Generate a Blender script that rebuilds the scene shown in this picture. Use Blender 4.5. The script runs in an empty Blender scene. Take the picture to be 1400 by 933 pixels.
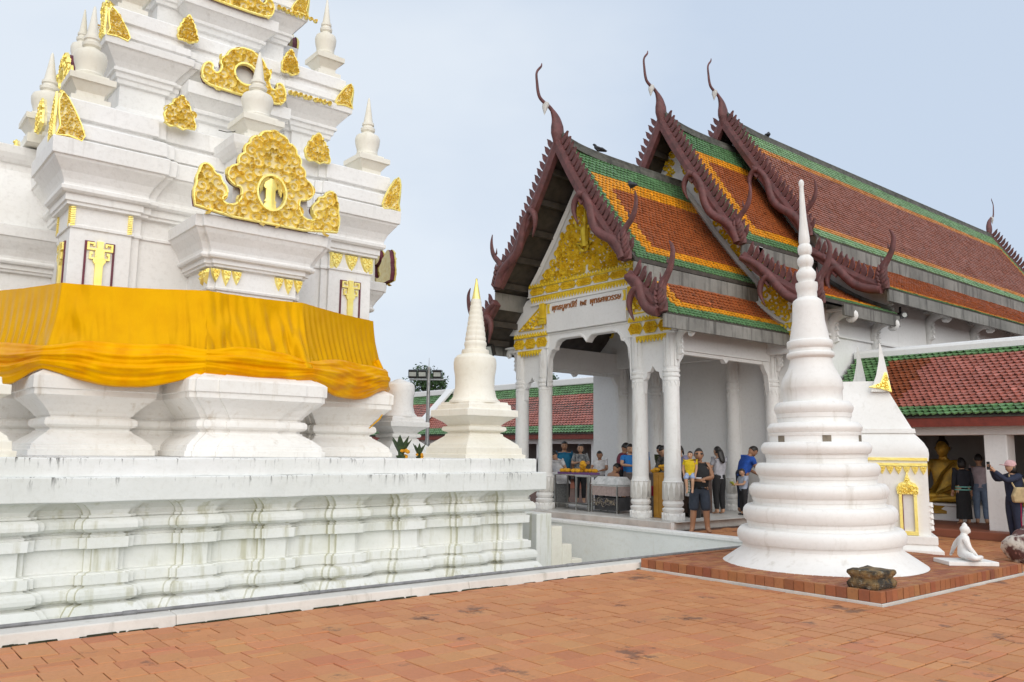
import bpy, bmesh, math, random
from math import sin, cos, pi, radians, atan2, hypot, sqrt
from mathutils import Vector, Matrix
from mathutils.geometry import tessellate_polygon
random.seed(7)
S = bpy.context.scene
COL = S.collection

# ------------------------------------------------------------------ camera
AZ, PITCH, ROLL = 0.880983, 0.132464, -0.0112109
CAM_H = 1.6
fh = Vector((cos(AZ), sin(AZ), 0)); rt = Vector((sin(AZ), -cos(AZ), 0)); up = Vector((0, 0, 1))
fw = fh*cos(PITCH) + up*sin(PITCH); cu = up*cos(PITCH) - fh*sin(PITCH)
cr, sr = cos(ROLL), sin(ROLL)
Rc = rt*cr - cu*sr; Uc = rt*sr + cu*cr
cam = bpy.data.cameras.new("camera"); camo = bpy.data.objects.new("camera", cam); COL.objects.link(camo)
M = Matrix((Rc, Uc, -fw)).transposed().to_4x4(); M.translation = (0, 0, CAM_H)
camo.matrix_world = M
cam.sensor_width = 36; cam.lens = 36*1126.64/1400; cam.clip_start = .05; cam.clip_end = 3000
S.camera = camo

# ------------------------------------------------------------------ light
SUN_EL, SUN_AZ = radians(28), radians(-112)      # direction towards the sun, angle from +X
W = bpy.data.worlds.new("World"); S.world = W; W.use_nodes = True
nt = W.node_tree; nt.nodes.clear()
o_ = nt.nodes.new('ShaderNodeOutputWorld'); bg = nt.nodes.new('ShaderNodeBackground')
sky = nt.nodes.new('ShaderNodeTexSky'); sky.sky_type = 'NISHITA'; sky.sun_disc = False
sky.sun_elevation = SUN_EL; sky.sun_rotation = pi/2 - SUN_AZ
sky.air_density = 1.0; sky.dust_density = 3.0; sky.ozone_density = 1.0
mx = nt.nodes.new('ShaderNodeMix'); mx.data_type = 'RGBA'; mx.inputs[0].default_value = .93
tc = nt.nodes.new('ShaderNodeTexCoord'); mp = nt.nodes.new('ShaderNodeMapping'); mp.inputs['Scale'].default_value = (1, 1, 2.2)
nz = nt.nodes.new('ShaderNodeTexNoise'); nz.inputs['Scale'].default_value = 1.7; nz.inputs['Detail'].default_value = 5; nz.inputs['Roughness'].default_value = .5
rp = nt.nodes.new('ShaderNodeValToRGB'); rp.color_ramp.elements[0].position = .35; rp.color_ramp.elements[1].position = .7
rp.color_ramp.elements[0].color = (3.95, 4.6, 5.55, 1); rp.color_ramp.elements[1].color = (5.15, 5.6, 6.15, 1)
nt.links.new(tc.outputs['Generated'], mp.inputs[0]); nt.links.new(mp.outputs[0], nz.inputs['Vector'])
dt_ = nt.nodes.new('ShaderNodeVectorMath'); dt_.operation = 'DOT_PRODUCT'; dt_.inputs[1].default_value = (-.30, .30, -.12); nt.links.new(tc.outputs['Generated'], dt_.inputs[0])
ad_ = nt.nodes.new('ShaderNodeMath'); ad_.operation = 'ADD'; nt.links.new(nz.outputs[0], ad_.inputs[0]); nt.links.new(dt_.outputs['Value'], ad_.inputs[1]); nt.links.new(ad_.outputs[0], rp.inputs[0])
nt.links.new(sky.outputs[0], mx.inputs[6]); nt.links.new(rp.outputs[0], mx.inputs[7]); nt.links.new(mx.outputs[2], bg.inputs[0])
bg.inputs[1].default_value = .083
nt.links.new(bg.outputs[0], o_.inputs[0])
sun = bpy.data.lights.new("sun", 'SUN'); sun.energy = 1.25; sun.angle = radians(80); sun.color = (1, .94, .84)
suno = bpy.data.objects.new("sun", sun); COL.objects.link(suno)
sd = Vector((cos(SUN_EL)*cos(SUN_AZ), cos(SUN_EL)*sin(SUN_AZ), sin(SUN_EL)))
suno.rotation_euler = sd.to_track_quat('Z', 'Y').to_euler(); suno.location = (0, 0, 40)
S.view_settings.view_transform = 'Standard'; S.view_settings.look = 'None'
S.view_settings.exposure = 0.9; S.view_settings.gamma = 1

# ------------------------------------------------------------------ materials
def lin(r, g, b):
    f = lambda c: ((c/255+.055)/1.055)**2.4 if c/255 > .04045 else c/255/12.92
    return (f(r), f(g), f(b), 1)
class NT:
    def __init__(s, name):
        s.m = bpy.data.materials.new(name); s.m.use_nodes = True; s.t = s.m.node_tree
        s.b = s.t.nodes['Principled BSDF']; s.pos = None
    def n(s, t, **k):
        q = s.t.nodes.new('ShaderNode'+t)
        for a, v in k.items(): setattr(q, a, v)
        return q
    def l(s, a, b): s.t.links.new(a, b)
    def P(s):
        if s.pos is None: s.pos = s.n('NewGeometry').outputs['Position']
        return s.pos
    def map(s, sc):
        q = s.n('Mapping'); q.inputs['Scale'].default_value = sc; s.l(s.P(), q.inputs[0]); return q.outputs[0]
    def noise(s, sc, det=4, vec=None, rough=.55):
        q = s.n('TexNoise'); q.inputs['Scale'].default_value = sc; q.inputs['Detail'].default_value = det; q.inputs['Roughness'].default_value = rough
        s.l(vec if vec else s.P(), q.inputs['Vector']); return q.outputs[0]
    def ramp(s, v, a, b, ca=(0, 0, 0, 1), cb=(1, 1, 1, 1)):
        q = s.n('ValToRGB'); e = q.color_ramp.elements; e[0].position = a; e[1].position = b; e[0].color = ca; e[1].color = cb
        s.l(v, q.inputs[0]); return q.outputs[0]
    def mix(s, f, a, b, bt='MIX'):
        q = s.n('Mix', data_type='RGBA', blend_type=bt)
        for i, v in ((0, f), (6, a), (7, b)):
            if hasattr(v, 'node'): s.l(v, q.inputs[i])
            else: q.inputs[i].default_value = v
        return q.outputs[2]
    def mul(s, a, b, op='MULTIPLY'):
        q = s.n('Math', operation=op)
        for i, v in ((0, a), (1, b)):
            if hasattr(v, 'node'): s.l(v, q.inputs[i])
            else: q.inputs[i].default_value = v
        return q.outputs[0]
    def col(s, c):
        if hasattr(c, 'node'): s.l(c, s.b.inputs['Base Color'])
        else: s.b.inputs['Base Color'].default_value = c
    def bump(s, h, st=.2, dist=.02):
        q = s.n('Bump'); q.inputs['Strength'].default_value = st; q.inputs['Distance'].default_value = dist
        s.l(h, q.inputs['Height']); s.l(q.outputs[0], s.b.inputs['Normal'])
    def fin(s, rough=.7, metal=0, **k):
        s.b.inputs['Roughness'].default_value = rough; s.b.inputs['Metallic'].default_value = metal
        for a, v in k.items(): s.b.inputs[a].default_value = v
        return s.m
def plaster(name, c1, c2, stain=(.25, .22, .17, 1), amt=.35, streak=.62, top=None, bump=.25, greyz=None):
    n = NT(name)
    c = n.mix(n.ramp(n.noise(.9, 6), .35, .68), c1, c2)
    fine = n.noise(14, 6, rough=.65)
    c = n.mix(n.mul(n.ramp(fine, .5, .75), .16), c, stain)
    st = n.noise(1.0, 5, n.map((6, 6, .7)), .6)
    c = n.mix(n.mul(n.ramp(st, streak, streak+.16), amt), c, stain)
    blot = n.noise(2.3, 7, rough=.7)
    c = n.mix(n.mul(n.ramp(blot, .6, .8), amt*.6), c, stain)
    if top:                                     # black mould that runs down from a ledge
        z0, z1, a = top
        sp = n.n('SeparateXYZ'); n.l(n.P(), sp.inputs[0])
        mr = n.n('MapRange'); mr.inputs[1].default_value = z0; mr.inputs[2].default_value = z1; n.l(sp.outputs[2], mr.inputs[0])
        d = n.noise(1.0, 6, n.map((16, 16, 2.2)), .7)
        big = n.noise(.7, 3)
        f = n.mul(n.mul(mr.outputs[0], mr.outputs[0]), n.ramp(n.mul(d, n.mul(big, .35), 'ADD'), .74, .82))
        c = n.mix(n.mul(f, a), c, (.03, .026, .02, 1))
    n.col(c)
    h = n.mul(n.mul(n.noise(3.2, 5), 1.6), n.mul(fine, .35), 'ADD')
    n.bump(h, bump, .03)
    return n.fin(.72)
def simple(name, c, rough=.6, metal=0, var=.15, sc=8, bump=0, c2=None, **k):
    n = NT(name)
    c2 = c2 or tuple(x*(1-2*var) for x in c[:3])+(1,)
    v = n.noise(sc, 5)
    n.col(n.mix(n.ramp(v, .35, .7), c, c2))
    if bump: n.bump(n.noise(sc*2.5, 5), bump, .02)
    return n.fin(rough, metal, **k)
def gold(name, c, c2, rough=.33, metal=.75, sc=26, bump=.6):
    n = NT(name)
    v = n.noise(sc, 3)
    n.col(n.mix(n.ramp(n.noise(5, 4), .35, .7), c, c2))
    n.bump(v, bump, .02)
    return n.fin(rough, metal)
WHITE = (.80, .795, .775, 1)
MT = {}
MT['white'] = plaster('white_plaster', (.86, .855, .84, 1), (.81, .80, .775, 1), amt=.22)
MT['terrace'] = plaster('algae_plaster', (.80, .80, .77, 1), (.71, .72, .665, 1), stain=(.42, .40, .24, 1), amt=.62, streak=.54, bump=.35)
MT['coping'] = plaster('mouldy_plaster', (.80, .80, .79, 1), (.70, .71, .68, 1), stain=(.38, .36, .28, 1), amt=.4, top=(1.22, 1.46, .95), bump=.35)
MT['coping2'] = plaster('mouldy_coping_plaster', (.76, .77, .75, 1), (.68, .69, .66, 1), stain=(.38, .37, .28, 1), amt=.4, top=(.98, 1.215, .8), bump=.35)
MT['base'] = plaster('warm_plaster', (.85, .835, .805, 1), (.78, .755, .71, 1), stain=(.42, .33, .22, 1), amt=.42, streak=.58)
MT['cream'] = plaster('cream_plaster', (.83, .805, .725, 1), (.77, .735, .63, 1), stain=(.45, .38, .24, 1), amt=.35)
MT['chedi'] = plaster('smooth_white_plaster', (.83, .82, .80, 1), (.76, .745, .715, 1), stain=(.44, .40, .33, 1), amt=.42, streak=.58, bump=.16)
MT['hall'] = plaster('hall_white_paint', (.83, .83, .82, 1), (.78, .78, .77, 1), stain=(.42, .40, .36, 1), amt=.22, bump=.12)
MT['column'] = plaster('column_plaster', (.80, .80, .785, 1), (.74, .73, .71, 1), stain=(.36, .30, .23, 1), amt=.4, streak=.58)
MT['stucco'] = plaster('grey_stucco', (.62, .61, .58, 1), (.50, .49, .46, 1), stain=(.25, .23, .2, 1), amt=.5, bump=.5)
MT['moat'] = plaster('moat_wall_paint', (.84, .85, .83, 1), (.78, .79, .77, 1), stain=(.45, .36, .2, 1), amt=.28, streak=.64)
MT['fascia'] = plaster('weathered_fascia', (.27, .26, .235, 1), (.14, .135, .12, 1), stain=(.05, .046, .04, 1), amt=.75, streak=.5)
MT['gold'] = gold('gilded_relief', (1.0, .86, .30, 1), (.97, .76, .18, 1), rough=.3, metal=.5, bump=.2)
MT['goldbase'] = simple('highlight_gold_ground', (.88, .80, .50, 1), .5, c2=(.78, .64, .28, 1), sc=14)  # pale ground between the gold curls: highlights of the gilding put into the colour
MT['goldp'] = gold('yellow_gold_paint', (.92, .69, .05, 1), (.74, .50, .03, 1), rough=.38, metal=.25, bump=.5)
MT['maroon'] = simple('maroon_paint', (.16, .022, .045, 1), .5, var=.2)
MT['barge'] = simple('weathered_maroon_wood', (.165, .058, .056, 1), .62, c2=(.088, .036, .034, 1), sc=6, bump=.5)
MT['wood'] = simple('dark_soffit_wood', (.07, .058, .046, 1), .7, var=.25, sc=5)
MT['ridge'] = simple('mossy_ridge_cement', (.12, .118, .10, 1), .8, c2=(.04, .04, .033, 1), sc=5, bump=.4)
MT['redfascia'] = simple('red_fascia_paint', (.22, .035, .02, 1), .5, var=.15)
MT['dark'] = simple('dark_interior', (.02, .018, .016, 1), .8)
def vcol(name, rough, spec=.5, nsc=18, amt=.3, stain=(.06, .04, .03, 1), st=.66, bump=.15, orand=False, thr=.14):
    n = NT(name); a = n.n('VertexColor'); a.layer_name = 'tint'
    c = a.outputs[0]
    if orand:
        oi = n.n('ObjectInfo'); q = n.n('HueSaturation')
        mr = n.n('MapRange'); mr.inputs[3].default_value = .95; mr.inputs[4].default_value = 1.05; n.l(oi.outputs['Random'], mr.inputs[0]); n.l(mr.outputs[0], q.inputs['Value'])
        w = n.n('TexWhiteNoise', noise_dimensions='1D'); n.l(oi.outputs['Random'], w.inputs['W'])
        mr2 = n.n('MapRange'); mr2.inputs[3].default_value = .494; mr2.inputs[4].default_value = .507; n.l(w.outputs[0], mr2.inputs[0]); n.l(mr2.outputs[0], q.inputs['Hue'])
        n.l(c, q.inputs['Color']); c = q.outputs[0]
    c = n.mix(n.mul(n.ramp(n.noise(nsc, 6, rough=.7), .45, .8), amt), c, (.10, .07, .05, 1))
    c = n.mix(n.mul(n.ramp(n.noise(1.4, 7, rough=.72), st, st+thr), .75), c, stain)
    n.col(c)
    if bump: n.bump(n.noise(nsc*2, 5), bump, .01)
    return n.fin(rough, 0, **{'Specular IOR Level': spec})
MT['paver'] = vcol('terracotta_paver', .6, .35, 22, .2, (.13, .07, .05, 1), .59, .3, orand=True, thr=.06)
MT['tile'] = vcol('glazed_roof_tile', .4, .4, 9, .3, (.10, .085, .06, 1), .64, .1)
MT['brick'] = vcol('edge_brick', .7, .3, 16, .35, (.12, .06, .04, 1), .62, .5, orand=True)
MT['mortar'] = simple('mortar', (.15, .07, .042, 1), .9, var=.3, sc=4)
MT['lime'] = plaster('white_mortar', (.66, .64, .6, 1), (.5, .48, .44, 1), stain=(.25, .2, .15, 1), amt=.4)

# ------------------------------------------------------------------ mesh helpers
class MB:
    def __init__(s): s.v = []; s.f = []; s.m = []; s.c = []
    def add(s, v, f, mi=0, c=None):
        b = len(s.v); s.v += [tuple(p) for p in v]
        s.f += [tuple(b+i for i in q) for q in f]; s.m += [mi]*len(f); s.c += [c]*len(f)
    def box(s, x0, x1, y0, y1, z0, z1, mi=0, c=None):
        v = [(x0, y0, z0), (x1, y0, z0), (x1, y1, z0), (x0, y1, z0), (x0, y0, z1), (x1, y0, z1), (x1, y1, z1), (x0, y1, z1)]
        s.add(v, [(0, 3, 2, 1), (4, 5, 6, 7), (0, 1, 5, 4), (1, 2, 6, 5), (2, 3, 7, 6), (3, 0, 4, 7)], mi, c)
    def rings(s, R, closed=True, cap0=True, cap1=True, mi=0, c=None):
        n = len(R[0]); v = [p for r in R for p in r]; f = []
        for i in range(len(R)-1):
            for j in range(n if closed else n-1):
                k = (j+1) % n
                f.append((i*n+j, i*n+k, (i+1)*n+k, (i+1)*n+j))
        if cap0: f.append(tuple(range(n-1, -1, -1)))
        if cap1: f.append(tuple((len(R)-1)*n+j for j in range(n)))
        s.add(v, f, mi, c)
    def lathe(s, prof, n=24, c=(0, 0, 0), mi=0, sx=1, sy=1, rot=0, mod=None):
        R = []
        for i, (z, r) in enumerate(prof):
            R.append([(c[0]+sx*(r if not mod else mod(i, j, r))*cos(2*pi*j/n+rot), c[1]+sy*(r if not mod else mod(i, j, r))*sin(2*pi*j/n+rot), c[2]+z) for j in range(n)])
        s.rings(R, mi=mi)
    def tube(s, path, rad, n=6, mi=0, flat=(1, 1), ref=(0, 0, 1), cap=True):
        P = [Vector(p) for p in path]; R = []
        for i, p in enumerate(P):
            t = (P[min(i+1, len(P)-1)]-P[max(i-1, 0)]).normalized()
            a = t.cross(Vector(ref))
            if a.length < 1e-3: a = t.cross(Vector((1, 0, 0)))
            a.normalize(); b = a.cross(t).normalized()
            r = rad[i] if hasattr(rad, '__len__') else rad
            R.append([p + a*(r*flat[0]*cos(2*pi*j/n)) + b*(r*flat[1]*sin(2*pi*j/n)) for j in range(n)])
        s.rings(R, cap0=cap, cap1=cap, mi=mi)
    def slab(s, loops, P, d0, d1, mi=0, side=None):
        """polygon (first loop outer, others holes) in a local (u,v) frame, thickened from d0 to d1"""
        side = mi if side is None else side
        flat = [q for L in loops for q in L]
        tri = tessellate_polygon([[Vector((u, v, 0)) for u, v in L] for L in loops])
        n = len(flat)
        s.add([P(u, v, d1) for u, v in flat], tri, mi); s.add([P(u, v, d0) for u, v in flat], [t[::-1] for t in tri], mi)
        for L in loops:
            k = len(L)
            s.add([P(u, v, d0) for u, v in L]+[P(u, v, d1) for u, v in L], [(i, (i+1) % k, (i+1) % k+k, i+k) for i in range(k)], side)
    def build(s, name, mats, parent=None, smooth=False, fix=True, bevel=0, kind=None, angle=40):
        me = bpy.data.meshes.new(name); me.from_pydata(s.v, [], s.f)
        mats = mats if isinstance(mats, (list, tuple)) else [mats]
        for m in mats: me.materials.append(m)
        if len(mats) > 1: me.polygons.foreach_set('material_index', s.m)
        if any(c is not None for c in s.c):
            ca = me.color_attributes.new('tint', 'FLOAT_COLOR', 'CORNER'); buf = []
            for p, c in zip(me.polygons, s.c):
                c = c or (.5, .5, .5); buf += [c[0], c[1], c[2], 1]*p.loop_total
            ca.data.foreach_set('color', buf)
        if fix:
            bm = bmesh.new(); bm.from_mesh(me); bmesh.ops.recalc_face_normals(bm, faces=bm.faces); bm.to_mesh(me); bm.free()
        if smooth:
            me.polygons.foreach_set('use_smooth', [True]*len(me.polygons))
            if angle: me.set_sharp_from_angle(angle=radians(angle))
        me.update()
        o = bpy.data.objects.new(name, me); COL.objects.link(o)
        if parent: o.parent = parent
        if bevel:
            b = o.modifiers.new('bevel', 'BEVEL'); b.width = bevel; b.segments = 2; b.limit_method = 'ANGLE'; b.angle_limit = radians(50)
        if kind: o['kind'] = kind
        return o
def thing(name, label, cat, loc=(0, 0, 0), rz=0, group=None):
    o = bpy.data.objects.new(name, None); COL.objects.link(o); o.location = loc; o.rotation_euler = (0, 0, rz)
    o.empty_display_size = .2
    return tag(o, label, cat, group)
def tag(o, label, cat, group=None):
    o['label'] = label; o['category'] = cat
    if group: o['group'] = group
    return o
def struct(o): o['kind'] = 'structure'; return o
KIDS = {}
def dup(o, loc=None, rz=None, parent='same'):
    c = o.copy(); COL.objects.link(c)
    if parent != 'same': c.parent = parent
    if loc is not None: c.location = loc
    if rz is not None: c.rotation_euler = (0, 0, rz)
    for ch in list(o.children): dup(ch, parent=c)
    return c
def around(o):                        # the same part on the other three sides of a square building
    r = [o]
    for k in (1, 2, 3): r.append(dup(o, rz=k*pi/2))
    return r
def offset(poly, d):                  # rectilinear counter-clockwise outline grown by d
    n = len(poly); out = []
    for i in range(n):
        (ax, ay), (bx, by), (cx_, cy_) = poly[i-1], poly[i], poly[(i+1) % n]
        e1 = Vector((bx-ax, by-ay)); e2 = Vector((cx_-bx, cy_-by)); e1.normalize(); e2.normalize()
        n1 = Vector((e1.y, -e1.x)); n2 = Vector((e2.y, -e2.x))
        q = n1+n2 if abs(n1.dot(n2)) < .9 else n1
        out.append((bx+d*q.x, by+d*q.y))
    return out
def mould(mb, poly, prof, mi=0, c=(0, 0)):
    mb.rings([[(x+c[0], y+c[1], z) for x, y in offset(poly, d)] for z, d in prof], mi=mi)
def rect(a, b=None): b = b or a; return [(-a, -b), (a, -b), (a, b), (-a, b)]
def four(front):                      # front: points along y<0 side, left to right, without its first corner
    out = []
    for k in range(4):
        for x, y in front:
            for _ in range(k): x, y = -y, x
            out.append((x, y))
    return out
def frame(O, U, V, N):
    O, U, V, N = Vector(O), Vector(U), Vector(V), Vector(N)
    return lambda u, v, d=0: O+U*u+V*v+N*d
def inside(p, poly):
    x, y = p; r = False; n = len(poly)
    for i in range(n):
        (x1, y1), (x2, y2) = poly[i], poly[i-1]
        if (y1 > y) != (y2 > y) and x < (x2-x1)*(y-y1)/(y2-y1)+x1: r = not r
    return r
def curl(mb, P, u, v, R, turn, ang, d0, h, wid, mi=0, n=11, hand=1):
    pts = []
    for i in range(n):
        t = i/(n-1); r = R*(1-.82*t); a = ang+hand*turn*2*pi*t
        pts.append((u+r*cos(a), v+r*sin(a), wid*(1-.45*t)))
    V = []; F = []
    for i, (x, y, w) in enumerate(pts):
        x2, y2, _ = pts[min(i+1, n-1)]; x1, y1, _ = pts[max(i-1, 0)]
        tx, ty = x2-x1, y2-y1; l = hypot(tx, ty) or 1; nx, ny = -ty/l, tx/l
        V += [P(x+nx*w, y+ny*w, d0), P(x, y, d0+h), P(x-nx*w, y-ny*w, d0)]
        if i: b = 3*i; F += [(b-3, b-2, b+1, b), (b-2, b-1, b+2, b+1)]
    mb.add(V, F, mi)
def scrolls(mb, P, loops, n, r0, r1, d0, h, rng, mi=0, wid=.3, sym=False):
    out = loops[0]; xs = [q[0] for q in out]; ys = [q[1] for q in out]; pts = []; tries = 0
    while len(pts) < n and tries < n*40:
        tries += 1
        u = rng.uniform(min(xs), max(xs)) if not sym else rng.uniform(0, max(xs)); v = rng.uniform(min(ys), max(ys)); r = rng.uniform(r0, r1)
        if not inside((u, v), out) or any(inside((u+a*r*.85, v+b*r*.85), q) for q in loops[1:] for a, b in ((1, 0), (-1, 0), (0, 1), (0, -1))) or not all(inside((u+a*r*.85, v+b*r*.85), out) for a, b in ((1, 0), (-1, 0), (0, 1), (0, -1))): continue
        if sym and u < r*.8:
            if rng.random() < .5: continue
            u = r*.8
        if tries < n*12: r = r1*rng.uniform(.85, 1)
        if any(hypot(u-a, v-b) < (r+c)*.66 for a, b, c in pts): continue
        pts.append((u, v, r)); tn, an, hh, hd = rng.uniform(1.0, 1.5), rng.uniform(0, 6.28), h*rng.uniform(.8, 1.2), rng.choice((-1, 1)); curl(mb, P, u, v, r, tn, an, d0, hh, r*wid, mi, hand=hd, n=14)
        if sym: curl(mb, P, -u, v, r, tn, pi-an, d0, hh, r*wid, mi, hand=-hd, n=14)
def rim(mb, P, loop, w, d0, h, mi=0):
    n = len(loop); V = []; F = []
    for i in range(n):
        (ax, ay), (bx, by), (cx_, cy_) = loop[i-1], loop[i], loop[(i+1) % n]
        tx, ty = cx_-ax, cy_-ay; l = hypot(tx, ty) or 1; nx, ny = -ty/l, tx/l
        V += [P(bx+nx*w, by+ny*w, d0), P(bx+nx*w*.5, by+ny*w*.5, d0+h), P(bx-nx*w*.5, by-ny*w*.5, d0+h), P(bx-nx*w, by-ny*w, d0)]
        j = (i+1) % n
        for k in range(3): F.append((4*i+k, 4*i+k+1, 4*j+k+1, 4*j+k))
    mb.add(V, F, mi)
def smooth_loop(pts, it=1):
    for _ in range(it):
        q = []
        for i in range(len(pts)):
            a = pts[i]; b = pts[(i+1) % len(pts)]
            q += [(a[0]*.75+b[0]*.25, a[1]*.75+b[1]*.25), (a[0]*.25+b[0]*.75, a[1]*.25+b[1]*.75)]
        pts = q
    return pts
def catmull(pts, m=4):
    out = []; n = len(pts)
    for i in range(n-1):
        p0, p1, p2, p3 = [Vector(pts[max(0, min(n-1, i+k))]) for k in (-1, 0, 1, 2)]
        for j in range(m):
            t = j/m
            out.append(.5*((2*p1)+(-p0+p2)*t+(2*p0-5*p1+4*p2-p3)*t*t+(-p0+3*p1-3*p2+p3)*t*t*t))
    out.append(Vector(pts[-1])); return out

# ------------------------------------------------------------------ ground, paving, moat
MX1, MY0 = 13.1, 8.08               # moat edges: far side wall and the near kerb
MX0, MY1 = -3.0, 24.5
PX0, PX1, PY0, PY1 = 8.82, 12.85, 4.46, 7.84        # brick plinth of the small chedi
g = MB()
R0 = [(-700, -700), (900, -700), (900, 900), (-700, 900)]; R1 = [(MX0, MY0), (MX1, MY0), (MX1, MY1), (MX0, MY1)]
g.add([(x, y, -.016) for x, y in R0+R1], [(0, 1, 5, 4), (1, 2, 6, 5), (2, 3, 7, 6), (3, 0, 4, 7)])
struct(g.build('ground', MT['mortar']))
m = MB()
m.add([(MX0-.3, MY0-.01, -.95), (MX1+.3, MY0-.01, -.95), (MX1+.3, MY1+.3, -.95), (MX0-.3, MY1+.3, -.95)], [(0, 1, 2, 3)])
n_ = NT('wet_moat_floor'); n_.col(n_.mix(n_.ramp(n_.noise(1.2, 5), .4, .65), (.55, .58, .54, 1), (.36, .38, .34, 1))); MT['wet'] = n_.fin(.18)
struct(m.build('moat_floor', MT['wet'], fix=False))
m = MB()
m.box(MX1, MX1+.25, MY0, MY1+.25, -.95, -.02); m.box(MX0-.25, MX0, MY0, MY1+.25, -.95, -.02); m.box(MX0, MX1, MY1, MY1+.25, -.95, -.02)
m.box(MX0, MX1, MY0-.2, MY0-.002, -.95, -.02)
struct(m.build('moat_wall', MT['moat']))
m = MB()
m.box(MX1-.03, MX1+.26, MY0+.02, MY1, -.02, .055); m.box(MX0-.26, MX0+.03, MY0+.02, MY1, -.02, .055); m.box(MX0, MX1-.04, MY1-.03, MY1+.26, -.02, .05)
struct(m.build('moat_coping', MT['white'], bevel=.015))
k = MB()
for i in range(18):
    x0 = -4+i*3.3; x1 = x0+3.298
    if x0 > 13.0: break
    a = random.uniform(-.003, .003); x1 = min(x1, 13.08)
    k.rings([[(x0, 7.86+a, -.03), (x0, 7.885+a, .095), (x0, 8.1, .105), (x0, 8.1, -.03)], [(x1, 7.86+a, -.03), (x1, 7.885+a, .095), (x1, 8.1, .105), (x1, 8.1, -.03)]])
MT['kerb'] = plaster('kerb_plaster', (.70, .68, .63, 1), (.6, .57, .52, 1), stain=(.2, .19, .13, 1), amt=.5, streak=.6)
struct(k.build('moat_kerb', MT['kerb'], bevel=.012))
pp = thing('conduit_pipe', 'long grey plastic conduit pipe lying along the top of the moat kerb', 'pipe', (0, 8.078, .121))
q = MB(); q.tube([(-4, 0, 0), (2, .004, 0), (6, -.004, .002), (12.8, 0, 0)], .016, 8)
MT['pvc'] = simple('grey_conduit', (.24, .24, .245, 1), .5, var=.2, sc=12)
q.build('pipe_run', MT['pvc'], pp, smooth=True)
q = MB(); q.tube([(-.06, 0, 0), (.06, 0, 0)], .022, 8); j0 = q.build('coupling', MT['pvc'], pp, smooth=True)
j0.location = (2.25, 0, 0)
for x in (.75, 4.05, 5.9, 7.7): dup(j0, (x, 0, 0))

from mathutils import noise as MN
TILE_C = [(.56, .235, .10), (.57, .245, .105), (.545, .225, .095), (.58, .26, .112), (.52, .20, .09), (.55, .225, .10), (.57, .245, .105)]
def jit(c, a=.1):
    f = 1+random.uniform(-a, a); return tuple(x*f for x in c)
def inview(x, y, z=0, mgn=.02):
    d = Vector((x, y, z-CAM_H)); zz = d.dot(fw)
    if zz < .3: return None
    u = .5+1126.64/1400*d.dot(Rc)/zz; v = .5-1126.64/933*d.dot(Uc)/zz
    return zz if -mgn < u < 1+mgn and -mgn < v < 1+mgn else None
tiles = []                                   # (x0, x1, y0, y1)
CELL = .252
def lay(x0, x1, y0, y1, rng):
    ny = int((y1-y0)/CELL+.999); off = 0
    for j in range(ny):
        b = y1-(j+1)*CELL; t = y1-j*CELL
        off = (off+rng.choice((0, 0, 0, .5, .5)))*CELL % CELL
        i = -1
        while True:
            a = x0+i*CELL+off; i += 1
            if a > x1: break
            c = a+CELL; aa, cc = max(a, x0), min(c, x1)
            if cc-aa < .04: continue
            r = rng.random()
            if r < .74 or cc-aa < CELL*.9 : tiles.append((aa, cc, max(b, y0), t))
            elif r < .93: h = (b+t)/2; tiles.append((aa, cc, max(b, y0), h)); tiles.append((aa, cc, h, t))
            else: h = (aa+cc)/2; tiles.append((aa, h, max(b, y0), t)); tiles.append((h, cc, max(b, y0), t))
rng = random.Random(3)
lay(-5, 8.80, 1.5, 7.855, rng); lay(8.80, 17.3, 1.5, 4.43, rng); lay(12.88, 17.3, 4.44, 7.855, rng); lay(13.37, 17.35, 7.857, 16.5, rng)
tiles = [t for t in tiles if not (t[0] > 13.6 and t[3] > 11.2)]
vis = sorted((z, t) for t in tiles if (z := inview((t[0]+t[1])/2, (t[2]+t[3])/2)) is not None)
near = set(t for z, t in vis[:300])
pav = bpy.data.objects.new('paving', None); COL.objects.link(pav); struct(pav)
rest = MB(); shapes = {}
def paver_mesh(w, d, col):
    key = (round(w, 3), round(d, 3), col)
    if key not in shapes:
        q = MB(); g_ = .0036; e = .004; w2, d2 = w/2-g_, d/2-g_; c = TILE_C[col]
        V = [(-w2, -d2, -.012), (w2, -d2, -.012), (w2, d2, -.012), (-w2, d2, -.012), (-w2, -d2, -e), (w2, -d2, -e), (w2, d2, -e), (-w2, d2, -e),
             (-w2+e, -d2+e, 0), (w2-e, -d2+e, 0), (w2-e, d2-e, 0), (-w2+e, d2-e, 0)]
        F = [(0, 1, 5, 4), (1, 2, 6, 5), (2, 3, 7, 6), (3, 0, 4, 7), (4, 5, 9, 8), (5, 6, 10, 9), (6, 7, 11, 10), (7, 4, 8, 11), (8, 9, 10, 11)]
        q.add(V, F, 0, c); o = q.build('paver', MT['paver'], pav, fix=False); shapes[key] = (o.data, V, F); return o
    o = bpy.data.objects.new('paver', shapes[key][0]); COL.objects.link(o); o.parent = pav; return o
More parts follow.
